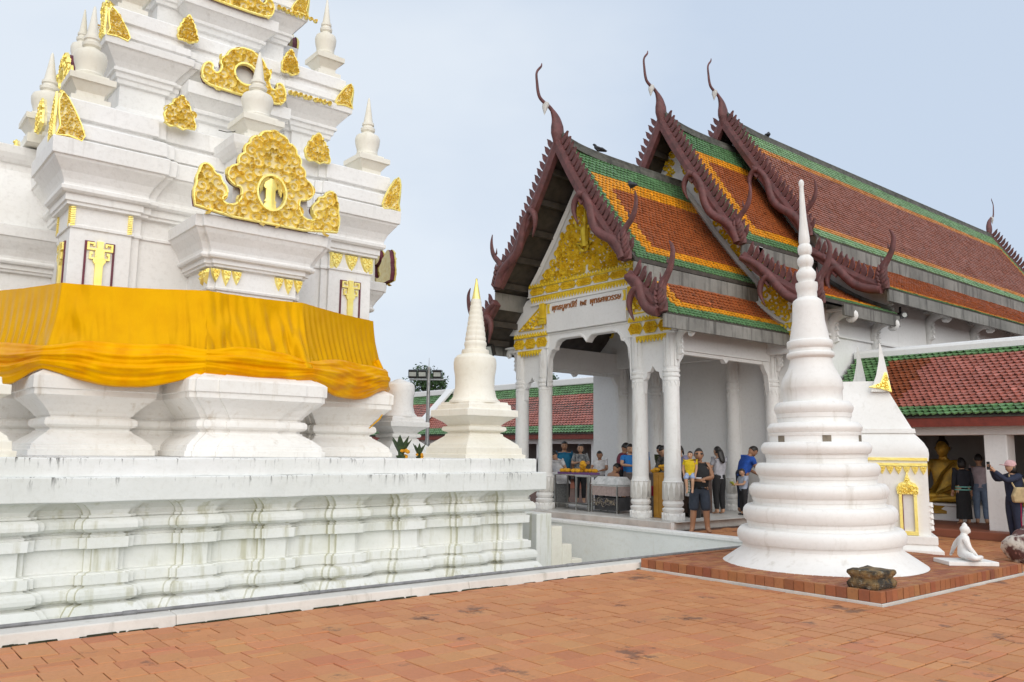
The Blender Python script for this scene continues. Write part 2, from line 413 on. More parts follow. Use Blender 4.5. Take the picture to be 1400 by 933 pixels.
for t in tiles:
    w, d = t[1]-t[0], t[3]-t[2]; x, y = (t[0]+t[1])/2, (t[2]+t[3])/2
    jg = .0028*max(0, min(1, .35+.16*(x-4.5)-.2*(y-4)+1.6*MN.noise(Vector((x*.45, y*.45, 4)))))    # open, dirty joints towards the near right
    ci = rng.randrange(len(TILE_C)); tx, ty, dz = rng.gauss(0, .008), rng.gauss(0, .008), rng.gauss(0, .002)
    if t in near:
        o = paver_mesh(w, d, ci); o.location = (x, y, dz); o.rotation_euler = (tx, ty, rng.gauss(0, .006)); o.scale = (1-2*jg/w, 1-2*jg/d, 1)
    else:
        g_ = .0036; c = jit(TILE_C[ci], .05); w2, d2 = w/2-g_-jg, d/2-g_-jg
        z = lambda a, b: dz+a*ty*-1+b*tx
        rest.add([(x-w2, y-d2, z(-w2, -d2)), (x+w2, y-d2, z(w2, -d2)), (x+w2, y+d2, z(w2, d2)), (x-w2, y+d2, z(-w2, d2)),
                  (x-w2, y-d2, -.013), (x+w2, y-d2, -.013), (x+w2, y+d2, -.013), (x-w2, y+d2, -.013)],
                 [(0, 1, 2, 3), (4, 5, 1, 0), (5, 6, 2, 1), (6, 7, 3, 2), (7, 4, 0, 3)], 0, c)
rest.build('paver_field', MT['paver'], pav, fix=False, kind='stuff')

# plinth under the small chedi
pl = thing('brick_plinth', 'low square brick plinth with a white mortar foot under the tall white chedi', 'plinth', (PX0, PY0, 0))
LX, LY = PX1-PX0, PY1-PY0
q = MB(); q.box(.02, LX-.02, .02, LY-.02, -.012, .135); q.build('core', MT['mortar'], pl)
q = MB(); q.box(-.02, LX+.02, -.02, .0, -.012, .03); q.box(-.02, 0, 0, LY, -.012, .03); q.box(LX, LX+.02, 0, LY, -.012, .03)
q.build('mortar_foot', MT['lime'], pl, bevel=.006)
BR_C = [(.34, .13, .058), (.37, .15, .066), (.30, .105, .05), (.39, .17, .075), (.34, .135, .065), (.28, .10, .052)]
bmesh_cache = {}
def brick(w, d, h, ci, loc, rz=0, parent=pl, name='brick'):
    key = (w, d, h, ci)
    if key not in bmesh_cache:
        q = MB(); e = .006
        q.rings([[(-w/2, -d/2, 0), (w/2, -d/2, 0), (w/2, d/2, 0), (-w/2, d/2, 0)], [(-w/2, -d/2, h-e), (w/2, -d/2, h-e), (w/2, d/2, h-e), (-w/2, d/2, h-e)],
                 [(-w/2+e, -d/2+e, h), (w/2-e, -d/2+e, h), (w/2-e, d/2-e, h), (-w/2+e, d/2-e, h)]], cap0=False, c=BR_C[ci])
        o = q.build(name, MT['brick'], parent, fix=False); bmesh_cache[key] = o.data
    else:
        o = bpy.data.objects.new(name, bmesh_cache[key]); COL.objects.link(o); o.parent = parent
    o.location = loc; o.rotation_euler = (rng.gauss(0, .008), rng.gauss(0, .008), rz); return o
nb = int(LY/.128)
for i in range(nb): brick(.122, .1, .12, rng.randrange(6), (.05+rng.gauss(0, .002), (i+.5)*LY/nb, .03), pi/2)
nb = int((LX-.2)/.128)
for i in range(nb): brick(.122, .1, .12, rng.randrange(6), (.105+(i+.5)*(LX-.21)/nb, .05+rng.gauss(0, .002), .03))
for i in range(nb): brick(.122, .1, .12, rng.randrange(6), (.105+(i+.5)*(LX-.21)/nb, LY-.05, .03))
CHX, CHY = 10.51, 6.125
y = .102
while y < LY-.2:
    x = .104+rng.choice((0, -.1)); 
    while x < LX-.02:
        a, b = max(x, .104), min(x+.2, LX-.01)
        if b-a > .05 and hypot(PX0+(a+b)/2-CHX, PY0+y+.1-CHY) > 1.02:
            brick(round(b-a-.006, 3), .094, .016, rng.randrange(6), ((a+b)/2, y+.05, .134)); 
        x += .2
    y += .1

# ------------------------------------------------------------------ tall white chedi in front
ch = thing('white_chedi', 'tall slender white chedi of stacked rings and bell standing on the brick plinth', 'chedi', (CHX, CHY, .15))
prof = [(5.506,.005),(5.498,.02),(5.474,.037),(5.43,.042),(5.397,.03),(5.354,.032),(4.941,.052),(4.672,.078),(4.597,.084),(4.554,.075),(4.533,.094),(4.505,.104),(4.479,.107),(4.445,.104),(4.415,.094),(4.394,.075),(4.372,.094),(4.345,.115),(4.308,.121),(4.27,.115),(4.234,.099),(4.213,.09),(4.181,.114),(4.145,.142),(4.107,.148),(4.06,.14),(4.022,.119),(4.001,.114),(3.99,.161),(3.948,.164),(3.885,.156),(3.863,.145),(3.779,.145),(3.758,.176),(3.737,.207),(3.706,.221),(3.611,.228),(3.454,.237),(3.298,.268),(3.173,.293),(3.163,.325),(3.15,.334),(3.08,.334),(3.069,.325),(3.049,.303),(3.007,.308),(2.997,.34),(2.985,.349),(2.945,.349),(2.935,.34),(2.914,.298),(2.85,.312),(2.78,.338),(2.678,.399),(2.62,.428),(2.575,.441),(2.52,.446),(2.493,.444),(2.463,.429),(2.371,.428)]
def ring(z1, z0, rmid, rt_, rb_):
    h = z1-z0; return [(z1+.004, rt_), (z1, rmid-.06), (z1-.018, rmid-.035), (z1-.05, rmid-.01), (z1-h*.5, rmid), (z0+.05, rmid-.008), (z0+.02, rmid-.022), (z0+.004, rmid-.036), (z0, rb_+.016)]
rr = [(2.31,2.147,.57,.49),(2.026,1.884,.685,.56),(1.764,1.603,.794,.66),(1.483,1.314,.887,.73),(1.205,1.026,.985,.84),(.918,.712,1.086,.94),(.623,.428,1.183,1.03)]
gp = [(2.117,.524),(1.874,.649),(1.573,.717),(1.294,.826),(.997,.925),(.692,1.02),(.399,1.10)]
gaps = []; rprev = .43
prof += [(2.33, .428)]
for (a, b, r, rg), (zg, rgp) in zip(rr, gp):
    prof += ring(a, b, r, rprev, rgp); prof += [(zg-.004, rgp+.012), (zg-.02, rgp+.01)]; rprev = rgp
    gaps.append(len(prof))
    prof += [(zg-.022, rgp)]
prof += [(.385, 1.105), (.34, 1.13), (.15, 1.435), (.14, 1.44)]
prof = [(z, r*.912) for z, r in prof][::-1]
N = 96
wz = [i for i, (z, r) in enumerate(prof) if 1.76 < z < 1.845 or abs(z-1.764) < .01 or abs(z-1.842) < .01]
q = MB(); q.lathe(prof, N); o = q.build('body', MT['chedi'], ch, smooth=True, angle=50)
from mathutils import noise as MN
for v in o.data.vertices:                    # hand-finished plaster is never perfectly round
    rr_ = hypot(v.co.x, v.co.y)
    if rr_ > .05:
        d_ = 1+min(.012, .006/rr_)*MN.noise(v.co*2.2)+min(.006, .003/rr_)*MN.noise(v.co*7); v.co.x *= d_; v.co.y *= d_; v.co.z += .006*MN.noise(v.co*1.7+Vector((9, 0, 0)))
nich = MB()
for k in range(6):
    a = radians(165+k*60); P = frame((cos(a)*.594, sin(a)*.594, 1.805), (-sin(a), cos(a), 0), (0, 0, 1), (cos(a), sin(a), 0))
    nich.slab([[(-.055, -.048), (.055, -.048), (.055, .045), (-.055, .045)]], P, -.08, .004)
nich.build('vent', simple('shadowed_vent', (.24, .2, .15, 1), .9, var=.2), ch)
ch.location.z = .0
for c in ch.children: c.location.z = 0
ch.rotation_euler = Matrix.Rotation(radians(-.9), 3, fh).to_euler()

# ------------------------------------------------------------------ mossy stone on the plinth corner
st = thing('mossy_stone', 'blackened moulded stone block lying on the near corner of the brick plinth', 'stone', (9.06, 4.68, .15), radians(-3))
n_ = NT('blackened_stone'); c = n_.mix(n_.ramp(n_.noise(9, 6), .4, .62), (.045, .04, .032, 1), (.26, .17, .07, 1)); c = n_.mix(n_.ramp(n_.noise(22, 5), .6, .7), c, (.34, .33, .28, 1))
n_.col(c); n_.bump(n_.noise(30, 6), .9, .03); MT['stone'] = n_.fin(.9)
def rough_mould(name, poly, prof, mat, parent, amp=.008, sub=3, seed=1, c=(0, 0), bev=.01):
    q = MB(); mould(q, poly, prof, c=c); o = q.build(name, mat, parent)
    bm = bmesh.new(); bm.from_mesh(o.data)
    if bev: bmesh.ops.bevel(bm, geom=bm.edges[:], offset=bev, segments=2, affect='EDGES')
    bmesh.ops.triangulate(bm, faces=[f for f in bm.faces if len(f.verts) > 4])
    bmesh.ops.subdivide_edges(bm, edges=bm.edges[:], cuts=sub, use_grid_fill=True)
    from mathutils import noise as mn
    for v in bm.verts: v.co += mn.noise_vector(v.co*9+Vector((seed*7, 0, 0)))*amp + mn.noise_vector(v.co*26)*amp*.5
    bm.to_mesh(o.data); bm.free(); o.data.polygons.foreach_set('use_smooth', [True]*len(o.data.polygons)); return o
rough_mould('block', rect(.2, .17), [(0, .0), (.05, .012), (.075, .01), (.095, -.02), (.125, -.02), (.145, .006), (.185, .012), (.2, 0)], MT['stone'], st, .012, 3)

# ------------------------------------------------------------------ terrace of the great chedi
X0, Y0 = 5.17, 16.3
te = thing('chedi_terrace', 'square white plastered terrace with ringed pilasters rising out of the dry moat', 'terrace', (X0, Y0, 0))
w = 4.57
fr = []
for k, xc in enumerate([-3.42, -2.28, -1.14, 0, 1.14, 2.28, 3.42]):
    fr += [(xc-.235, -w), (xc-.235, -w-.06), (xc-.16, -w-.06), (xc-.16, -w-.125), (xc+.16, -w-.125), (xc+.16, -w-.06), (xc+.235, -w-.06), (xc+.235, -w)]
cw = 4.30
fr = [(-cw+.02, -w-.13), (-cw+.02, -w-.06), (-cw+.1, -w-.06), (-cw+.1, -w)] + fr + [(cw-.1, -w), (cw-.1, -w-.06), (cw-.02, -w-.06), (cw-.02, -w-.13), (w+.13, -w-.13)]
POLY = four(fr)
tor = lambda z0, z1, a, b: [(z0, a), (z0+(z1-z0)*.12, a+(b-a)*.6), (z0+(z1-z0)*.3, b*.97+a*.03), (z0+(z1-z0)*.55, b), (z0+(z1-z0)*.8, b*.9+a*.1), (z1-.005, a+(b-a)*.55), (z1, a)]
pr = [(-.95, .30), (-.45, .26), (-.36, .2), (-.345, .1)] + tor(-.335, -.15, .1, .2) + [(-.14, .075), (-.12, .075), (-.118, .11), (0.0, .11), (.002, .075), (.02, .07), (.03, 0), (.315, 0), (.32, .085), (.455, .09), (.46, .045), (.485, .06), (.50, .03), (.515, .03)] + tor(.52, .70, .07, .17) + [(.705, .09), (.735, .095), (.74, .06), (.80, .085), (.87, .16), (.915, .25), (.93, .26)]
q = MB(); mould(q, POLY, pr); nP = len(POLY)
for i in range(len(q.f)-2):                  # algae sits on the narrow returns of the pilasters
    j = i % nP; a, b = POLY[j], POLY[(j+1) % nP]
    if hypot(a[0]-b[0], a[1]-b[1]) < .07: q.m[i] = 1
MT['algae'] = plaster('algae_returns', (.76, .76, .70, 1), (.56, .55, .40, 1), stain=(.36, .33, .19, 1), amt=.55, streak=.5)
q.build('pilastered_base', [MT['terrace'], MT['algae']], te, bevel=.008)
def wavy(mb, half, prof, seed, step=.45):      # hand-laid plaster ledge: slightly uneven edge
    r = random.Random(seed); pts = []
    n = int(2*half/step)
    fr = [(-half+2*half*(i+1)/n, -half+(r.uniform(-.012, .012) if i < n-1 else 0)) for i in range(n)]
    base = four(fr); zr = [r.uniform(-.006, .006) for _ in base]
    mb.rings([[(x*(1+d/half), y*(1+d/half), z+zr[i]) for i, (x, y) in enumerate(base)] for z, d in prof])
q = MB(); wavy(q, 5.0, [(.905, -.04), (.915, 0), (1.21, .005), (1.222, -.02), (1.224, -.4)], 4); q.build('lower_coping', MT['coping2'], te, bevel=.008)
q = MB(); wavy(q, 4.87, [(1.218, 0), (1.445, 0), (1.458, -.02), (1.46, -.5)], 5); q.build('upper_coping', MT['coping'], te, bevel=.008)
# block steps down to the moat on the far side of the corner
bs = thing('broken_steps', 'broken cream brick steps at the far corner of the terrace down in the moat', 'steps', (11.35, 12.9, -.95))
for i, (a, b, h) in enumerate([(0, .42, 1.28), (.42, .72, 1.0), (.72, 1.0, .62), (1.0, 1.3, .3)]):
    q = MB(); q.box(a, b-.003, 0, 1.4, 0, h); q.build('step', MT['cream'] if i else MT['terrace'], bs, bevel=.02)

# ------------------------------------------------------------------ the great chedi
tw = thing('great_chedi', 'huge white tiered chedi tower with gilded pediments rising behind the orange cloth', 'chedi', (X0, Y0, 0))
PH, PW = .77, 3.52                       # porch half width, porch front
CP0, CPW, WW = 1.72, 2.6, 2.3            # corner pillar inner edge, outer face, recessed wall
def cross(ph, pw, cp, cpw, ww):
    m = (cpw+ww)/2; h = ph-.09; q_ = [(-cp, -cpw), (-cp, -m), (-cp+.03, -m), (-cp+.03, -ww), (-ph, -ww), (-ph, -pw+.07), (-h, -pw+.07), (-h, -pw), (-.33, -pw), (-.33, -pw-.035)]
    return four(q_+[(-a, b) for a, b in q_[::-1]]+[(cpw, -cpw)])
def redent(cp, cpw, ww, s): return four([(-cp, -cpw), (-cp, -(cpw+ww)/2), (-cp+s, -(cpw+ww)/2), (-cp+s, -ww), (cp-s, -ww), (cp-s, -(cpw+ww)/2), (cp, -(cpw+ww)/2), (cp, -cpw), (cpw, -cpw)])
body = redent(CP0, CPW, 2.48, .13)
lotus = [(1.461, .37), (1.545, .37), (1.55, .34), (1.60, .335), (1.602, .325), (1.63, .325), (1.64, .31), (1.72, .22), (1.80, .10), (1.83, .085), (1.832, .06), (1.86, .06)] + tor(1.87, 2.02, .08, .15) + [(2.03, .06), (2.05, .07), (2.055, .085), (2.10, .11), (2.2, .2), (2.31, .32), (2.33, .335), (2.332, .345), (2.42, .345), (2.425, .37), (2.60, .37), (2.63, .34), (2.76, .12), (2.79, .02), (2.80, 0)]
q = MB(); mould(q, cross(PH-.02, PW+.1, CP0-.1, CPW, WW), lotus+[(3.0, -.02)]); q.build('lotus_base', MT['base'], tw, bevel=.008)
crn = [(2.79, 0), (4.90, 0), (4.902, .03), (4.95, .03), (4.955, .012), (5.22, .012), (5.235, .09), (5.28, .09), (5.29, .12), (5.40, .12), (5.405, .17), (5.44, .2), (5.50, .2), (5.51, .17), (5.55, .17), (5.6, .185), (5.7, .23), (5.80, .30), (5.86, .345), (5.90, .36), (5.905, .39), (6.15, .40), (6.17, .37), (6.175, .3), (6.20, .3), (6.205, .36), (6.42, .35), (6.45, .3), (6.46, .17), (6.54, .17), (6.545, .24), (6.83, .23), (6.85, .2)]
q = MB(); mould(q, body, crn+[(6.86, -.2)]); q.build('cella', MT['white'], tw, bevel=.008)
# corner-pillar ornaments: gilded key in a maroon frame, twisted corner rods, frieze leaves
def onface(w, uc=0): return frame((uc, -w, 0), (1, 0, 0), (0, 0, 1), (0, -1, 0))
def petal(mb, P, u, v, wd, ht, d0=0, d1=.045, mi=0, dn=True, rng_=random):
    s = -1 if dn else 1
    L = [(-.5, 0), (-.46, .25), (-.36, .5), (-.2, .75), (0, 1), (.2, .75), (.36, .5), (.46, .25), (.5, 0)]
    n = len(L); V = [P(u+a*wd, v+s*b*ht, d0) for a, b in L]+[P(u+a*wd*.7, v+s*(b*.8+.06)*ht, d1) for a, b in L]
    F = [(i, i+1, i+1+n, i+n) for i in range(n-1)]+[tuple(range(n, 2*n))]
    mb.add(V, F, mi)
    for k in (-1, 1):
        curl(mb, P, u+k*wd*.2, v+s*ht*.25, wd*.2, 1.1, 1.5, d1*.8, .03, wd*.07, mi, hand=k)
    curl(mb, P, u, v+s*ht*.58, wd*.17, 1.1, 0, d1*.8, .03, wd*.07, mi)
def leaf_outline(w, h, lean=0): 
    L = [(-.5, 0), (-.56, .2), (-.5, .42), (-.34, .66), (-.14, .86), (0, 1), (.14, .86), (.34, .66), (.5, .42), (.56, .2), (.5, 0)]
    return [(a*w+lean*b*h, b*h) for a, b in L]
def lobed(L, k=9, am=.07):
    cx_ = sum(a for a, b in L)/len(L); cy_ = sum(b for a, b in L)/len(L)
    return [(cx_+(a-cx_)*(1+am*sin(k*atan2(b-cy_, a-cx_)+1.57)), cy_+(b-cy_)*(1+am*sin(k*atan2(b-cy_, a-cx_)+1.57))) for a, b in L]
def antefix(name, P, w, h, parent, n=26, lean=0, seed=1, mat='gold'):
    q = MB(); L = lobed(smooth_loop(smooth_loop(leaf_outline(w, h, lean)))); q.slab([L], P, 0, .05, 1)
    r = random.Random(seed); rim(q, P, L, .018, .045, .03)
    scrolls(q, P, [L], n*2, .03*min(1, w*1.8), .10*min(1, w*1.8), .048, .05, r, wid=.22, sym=True)
    return q.build(name, [MT[mat], MT['goldbase']], parent)
for s in (-1, 1):
    P = onface(CPW+.001, s*2.17)
    q = MB()
    for a, b in ((-.215, -.185), (.185, .215)): q.slab([[(a, 2.85), (b, 2.85), (b, 4.73), (a, 4.73)]], P, -.01, .02)
    q.slab([[(-.185, 4.70), (-.08, 4.70), (-.08, 4.73), (-.185, 4.73)]], P, -.01, .02); q.slab([[(.08, 4.70), (.185, 4.70), (.185, 4.73), (.08, 4.73)]], P, -.01, .02)
    around(q.build('pillar_frame', MT['maroon'], tw))
    q = MB()
    KEY = [(.045, 2.85), (.055, 4.36), (.09, 4.42), (.09, 4.45), (.145, 4.45), (.145, 4.56), (.10, 4.56), (.10, 4.525), (.12, 4.525), (.12, 4.475), (.065, 4.475), (.065, 4.59), (.185, 4.59), (.185, 4.71), (.075, 4.71), (.075, 4.655), (.10, 4.655), (.10, 4.685), (.155, 4.685), (.155, 4.62), (.04, 4.62), (.05, 4.735)]
    q.slab([KEY+[(-a, b) for a, b in KEY[::-1]]], P, 0, .045); around(q.build('key_ornament', MT['gold'], tw))
    for e in (-1, 1):
        q = MB(); u = e*.41
        for i in range(9): q.slab([[(u-.035, 5.22-i*.035), (u+.035, 5.235-i*.035), (u+.03, 5.212-i*.035), (u-.035, 5.195-i*.035)]], P, 0, .035)
        around(q.build('twisted_rod', MT['gold'], tw))
    if s == 1:
        q = MB(); u0 = -.36
        for i in range(3): petal(q, P, -.32+.32*i, 5.23, .3, .34)
        q.build('frieze_leaf', MT['gold'], tw)
# porch of each side
po = MB(); pp_ = [(-PH, -PW+.08), (-PH+.1, -PW+.08), (-PH+.1, -PW), (PH-.1, -PW), (PH-.1, -PW+.08), (PH, -PW+.08), (PH, -2.2), (-PH, -2.2)]
prp = [(2.99, -.03), (4.05, -.03), (4.06, 0), (4.10, .01), (4.11, .0), (4.40, .0), (4.41, .07), (4.45, .08), (4.455, .11), (4.53, .11), (4.535, .17), (4.57, .19), (4.60, .19), (4.61, .16), (4.66, .17), (4.76, .22), (4.88, .30), (4.95, .335), (4.955, .36), (5.135, .37), (5.15, .34)]
mould(po, pp_, prp+[(5.16, 0)]); around(po.build('porch', MT['white'], tw, bevel=.008))
q = MB(); P = onface(PW+.001)
for b in (-.6, .62):
    q = MB()
    for i in (-1, 0, 1): petal(q, P, b*.86+i*.17, 4.395, .165, .27 if i == 0 else .23)
    around(q.build('porch_frieze_leaf', MT['gold'], tw))
q = MB(); P2 = frame((-PH-.001, -PW, 0), (0, 1, 0), (0, 0, 1), (-1, 0, 0))
for i in (0, 1): petal(q, P2, .12+i*.18, 4.395, .165, .25)
around(q.build('porch_side_leaf', MT['gold'], tw))
# pediment
HALF = [(0, 1.55), (.07, 1.51), (.17, 1.49), (.23, 1.43), (.24, 1.39), (.33, 1.37), (.39, 1.30), (.39, 1.24), (.46, 1.19), (.48, 1.11), (.46, 1.06), (.54, 1.01), (.565, .92), (.545, .85), (.65, .81), (.71, .72), (.715, .62), (.67, .55), (.58, .50), (.50, .50), (.475, .44), (.485, .32), (.55, .21), (.66, .175), (.75, .19), (.79, .27), (.73, .31), (.70, .37), (.73, .45), (.81, .52), (.82, .60), (.92, .62), (.95, .70), (1.05, .76), (1.13, .70), (1.15, .60), (1.19, .50), (1.18, .40), (1.22, .28), (1.17, 0)]
PED = HALF+[(-a, b) for a, b in HALF[::-1][:-1]]
PED = PED[::-1]
HOLE = [(.24*cos(t), .50+.29*sin(t)) for t in [2*pi*i/22 for i in range(22)]]
def pediment(name, P, sc, outline, hole, parent, nsc, seed, figure=True):
    L = [(a*sc, b*sc) for a, b in smooth_loop(outline)]; H = [(a*sc, b*sc) for a, b in hole]
    q = MB(); q.slab([L, H], P, 0, .10, 0, 1); o = q.build(name, [MT['goldbase'], MT['maroon']], parent)
    r = random.Random(seed); q = MB(); scrolls(q, P, [L, H], nsc, .035*sc, .12*sc, .098, .06, r, wid=.2, sym=True); rim(q, P, L, .022*sc, .095, .045); rim(q, P, H, .03*sc, .095, .06)
    a = q.build('scrollwork', MT['gold'], o); a.matrix_parent_inverse = o.matrix_world.inverted()
    if figure:
        q = MB()
        q.rings([[P((.10+.02*abs(sin(3*t)))*sc*cos(t)*k, .3*sc+h_*sc, .02+.10*sc*(1+sin(t))*.5) for t in [2*pi*i/14 for i in range(14)]] for h_, k in ((-.08, 1.25), (-.05, 1.3), (-.04, 1.0), (.05, .8), (.06, .95), (.1, .7), (.26, .75), (.30, 1.1), (.40, .9), (.44, .5))])
        for s in (-1, 1):
            for j in range(3): q.tube([P(s*.02*sc, .72*sc, .08), P(s*(.08+.03*j)*sc, (.74-.02*j)*sc, .1), P(s*(.14+.02*j)*sc, (.66-.05*j)*sc, .09), P(s*(.13+.02*j)*sc, (.52-.03*j)*sc, .08)], [.03*sc, .028*sc, .022*sc, .008*sc], 6)
        b = q.build('niche_figure', MT['gold'], o, smooth=True); b.matrix_parent_inverse = o.matrix_world.inverted()
    return o
pe = pediment('pediment', frame((-.03, -PW-.335, 5.15), (1, 0, 0), (0, 0, 1), (0, -1, 0)), 1.0, PED, HOLE, tw, 330, 11)
around(pe)
# white vaulted roof behind each pediment
q = MB(); HV = [(.0, 1.38), (.2, 1.3), (.4, 1.1), (.52, .9), (.62, .6), (.64, .3), (.66, 0)]; HV = HV+[(-a, b) for a, b in HV[::-1][:-1]]
q.slab([HV[::-1]], frame((.03, -PW-.31, 5.15), (1, 0, 0), (0, 0, 1), (0, 1, 0)), 0, 1.35); around(q.build('porch_vault', MT['white'], tw, smooth=True))
# corner acroteria: two gilded leaves folded on the corner
def folded(z, w, sc, par, seed, h=.78):
    r = []
    for k, (U, Nn, sg) in enumerate((((1, 0, 0), (0, -1, 0), 1), ((0, 1, 0), (-1, 0, 0), 1))):
        P = frame((-w, -w, z), U, (0, 0, 1), Nn)
        L = [(0, 0), (.05, .18), (.02, .36), (.0, .62), (.05, .78), (.14, .70), (.26, .5), (.38, .26), (.44, .08), (.40, -.02), (.2, .03)]
        L = [(a*sc, b*sc*h/.78) for a, b in L]
        q = MB(); q.slab([L], P, -.05, .02, 1); rr_ = random.Random(seed+k)
        scrolls(q, P, [L], 50, .028*sc, .055*sc, .018, .035, rr_, wid=.22); rim(q, P, L, .015, .015, .03)
        r += around(q.build('corner_acroterion', [MT['gold'], MT['goldbase']], par))
    return r
folded(6.16, 2.96, .86, tw, 21)
for s in (-1, 1): around(antefix('leaf_antefix', frame((s*1.22+.02, -2.86, 6.76), (1, 0, 0), (0, 0, 1), (0, -1, .0)), .44, .56, tw, 26, seed=5+s))
# mini spires
def mini(name, mat, parent, h=1.55, base=.3, sq=True):
    q = MB()
    if sq: mould(q, rect(base), [(-.45, -.02), (-.30, -.02), (-.29, -.1), (-.2, -.1), (-.12, -.04), (-.06, .0), (-.055, .03), (.04, .03), (.05, 0), (.055, -.06), (.1, -.06)])
    k = base/.3
    q.lathe([(.09, .2*k), (.15, .215*k), (.17, .2*k), (.25, .205*k), (.36, .235*k), (.45, .245*k), (.52, .22*k), (.545, .17*k), (.56, .13*k), (.58, .13*k), (.60, .1*k), (.63, .135*k), (.68, .14*k), (.71, .1*k), (.73, .1*k), (.745, .118*k), (.79, .115*k), (.8, .09*k), (.85, .085*k), (1.05, .055*k), (1.3, .02*k), (1.33, .004)], 20)
    return q.build(name, mat, parent, smooth=True, angle=35)
a = mini('corner_spire', MT['cream'], tw); a.location = (-2.49, -2.49, 7.24)
for x, y in ((2.49, -2.49), (2.49, 2.49), (-2.49, 2.49)): dup(a, (x, y, 7.16))
a = mini('porch_spire', MT['cream'], tw, base=.33); a.location = (.02, -3.05, 7.08); dup(a, (2.6, 0, 7.08)); dup(a, (-2.72, -.55, 7.12)); dup(a, (0, 3.05, 7.08))
q = MB(); mould(q, rect(.42, .5), [(5.9, 0), (6.35, 0), (6.36, .05), (6.42, .1), (6.5, .14), (6.63, .16), (6.64, .1)], c=(.02, -2.95)); around(q.build('spire_bracket', MT['white'], tw, bevel=.008))
# upper tiers
def tier(z0, w, sc, par, cseed):
    """one upper storey: walls with pillars, porch, cornice w wide, gilded parts"""
    cpw = w-.36*sc; cp = cpw-.74*sc; ww = cpw-.11*sc
    poly = redent(cp, cpw, ww, .12*sc)
    H = 2.02*sc
    pz = [(0, .1), (.06, .1), (.07, .06), (.16, .06), (.2, 0), (.38, 0), (.385, .05), (.42, .06), (.43, .09), (.47, .1), (.475, .14), (.50, .14), (.505, .11), (.55, .17), (.61, .27), (.64, .31), (.645, .345), (.70, .355), (.71, .32), (.715, .25), (.735, .25), (.74, .30), (.80, .29), (.81, .2), (.87, .2), (.875, .25), (.985, .24), (1.0, .2)]
    q = MB(); mould(q, poly, [(z0+a*H, b*sc) for a, b in pz]+[(z0+1.003*H, -.15*sc)]); q.build('tier', MT['white'], par, bevel=.006)
    ph, pw = .62*sc, cpw+.14*sc
    q = MB(); mould(q, [(-ph, -pw), (ph, -pw), (ph, -ww+.1), (-ph, -ww+.1)], [(z0, .12*sc), (z0+.1*sc, .12*sc), (z0+.16*sc, 0), (z0+.42*sc, 0), (z0+.43*sc, .06*sc), (z0+.52*sc, .09*sc), (z0+.53*sc, .14*sc), (z0+.58*sc, .15*sc), (z0+.6*sc, .11*sc), (z0+.7*sc, .2*sc), (z0+.78*sc, .28*sc), (z0+.785*sc, .31*sc), (z0+1.0*sc, .32*sc), (z0+1.01*sc, .2*sc)])
    around(q.build('tier_porch', MT['white'], par, bevel=.006))
    fr_ = frame((.02, -pw-.27*sc, z0+1.0*sc), (1, 0, 0), (0, 0, 1), (0, -1, 0))
    HO = [(.21*cos(t), .36+.2*sin(t)) for t in [2*pi*i/16 for i in range(16)]]
    HP = [(.0, .84), (.10, .84), (.17, .78), (.26, .76), (.33, .68), (.36, .6), (.44, .54), (.46, .44), (.42, .38), (.46, .26), (.54, .22), (.60, .28), (.58, .36), (.66, .40), (.74, .32), (.77, .16), (.70, .0), (.4, -.03)]
    PD = (HP+[(-a, b) for a, b in HP[::-1][:-1]])[::-1]
    around(pediment('tier_pediment', fr_, 1.0*sc, PD, HO, par, 120, cseed, False))
    q = MB(); q.slab([[(.5*sc, 0), (.45*sc, .4*sc), (.3*sc, .66*sc), (0, .8*sc), (-.3*sc, .66*sc), (-.45*sc, .4*sc), (-.5*sc, 0)]], frame((.02, -pw-.25*sc, z0+1.0*sc), (1, 0, 0), (0, 0, 1), (0, 1, 0)), 0, 1.0*sc); around(q.build('tier_vault', MT['white'], par))
    folded(z0+.70*H, w-.03, .8*sc, par, cseed, .62)
    for s in (-1, 1): around(antefix('tier_antefix', frame((s*.95*sc, -w+.13*sc, z0+.87*H), (1, 0, 0), (0, 0, 1), (0, -1, 0)), .3*sc, .5*sc, par, 14, seed=cseed+s))
    q = MB(); P = onface(w+.002)
    r = random.Random(cseed)
    for i in range(9): curl(q, P, .95*sc+i*.1*sc, z0+.675*H, .05*sc, 1.2, r.uniform(0, 6), 0, .05, .02*sc, hand=r.choice((-1, 1)))
    around(q.build('scroll_trail', MT['gold'], par))
    a = mini('tier_spire', MT['cream'], par, base=.26*sc); d = w-.44*sc
    a.location = (-d, -d, z0+1.2*H)
    for x, y in ((d, -d), (d, d), (-d, d)): dup(a, (x, y, z0+1.2*H))
tier(6.86, 2.27, 1.0, tw, 31)
tier(8.88, 1.57, .97, tw, 41)
tier(10.84, 1.05, .7, tw, 51)
q = MB(); q.lathe([(12.2, .8), (12.5, .85), (12.9, .6), (13.2, .62), (14.2, .66), (14.7, .5), (15, .3), (15.6, .3), (18, .12), (20, .02)], 24); q.build('crowning_bell', MT['white'], tw, smooth=True)
# thin black cable hanging on the tier
q = MB(); q.tube([(-.55, -2.87, 6.9), (-.42, -2.9, 6.89), (-.3, -2.89, 6.93), (-.22, -2.84, 7.0)], .008, 5); q.build('loose_cable', MT['dark'], tw)

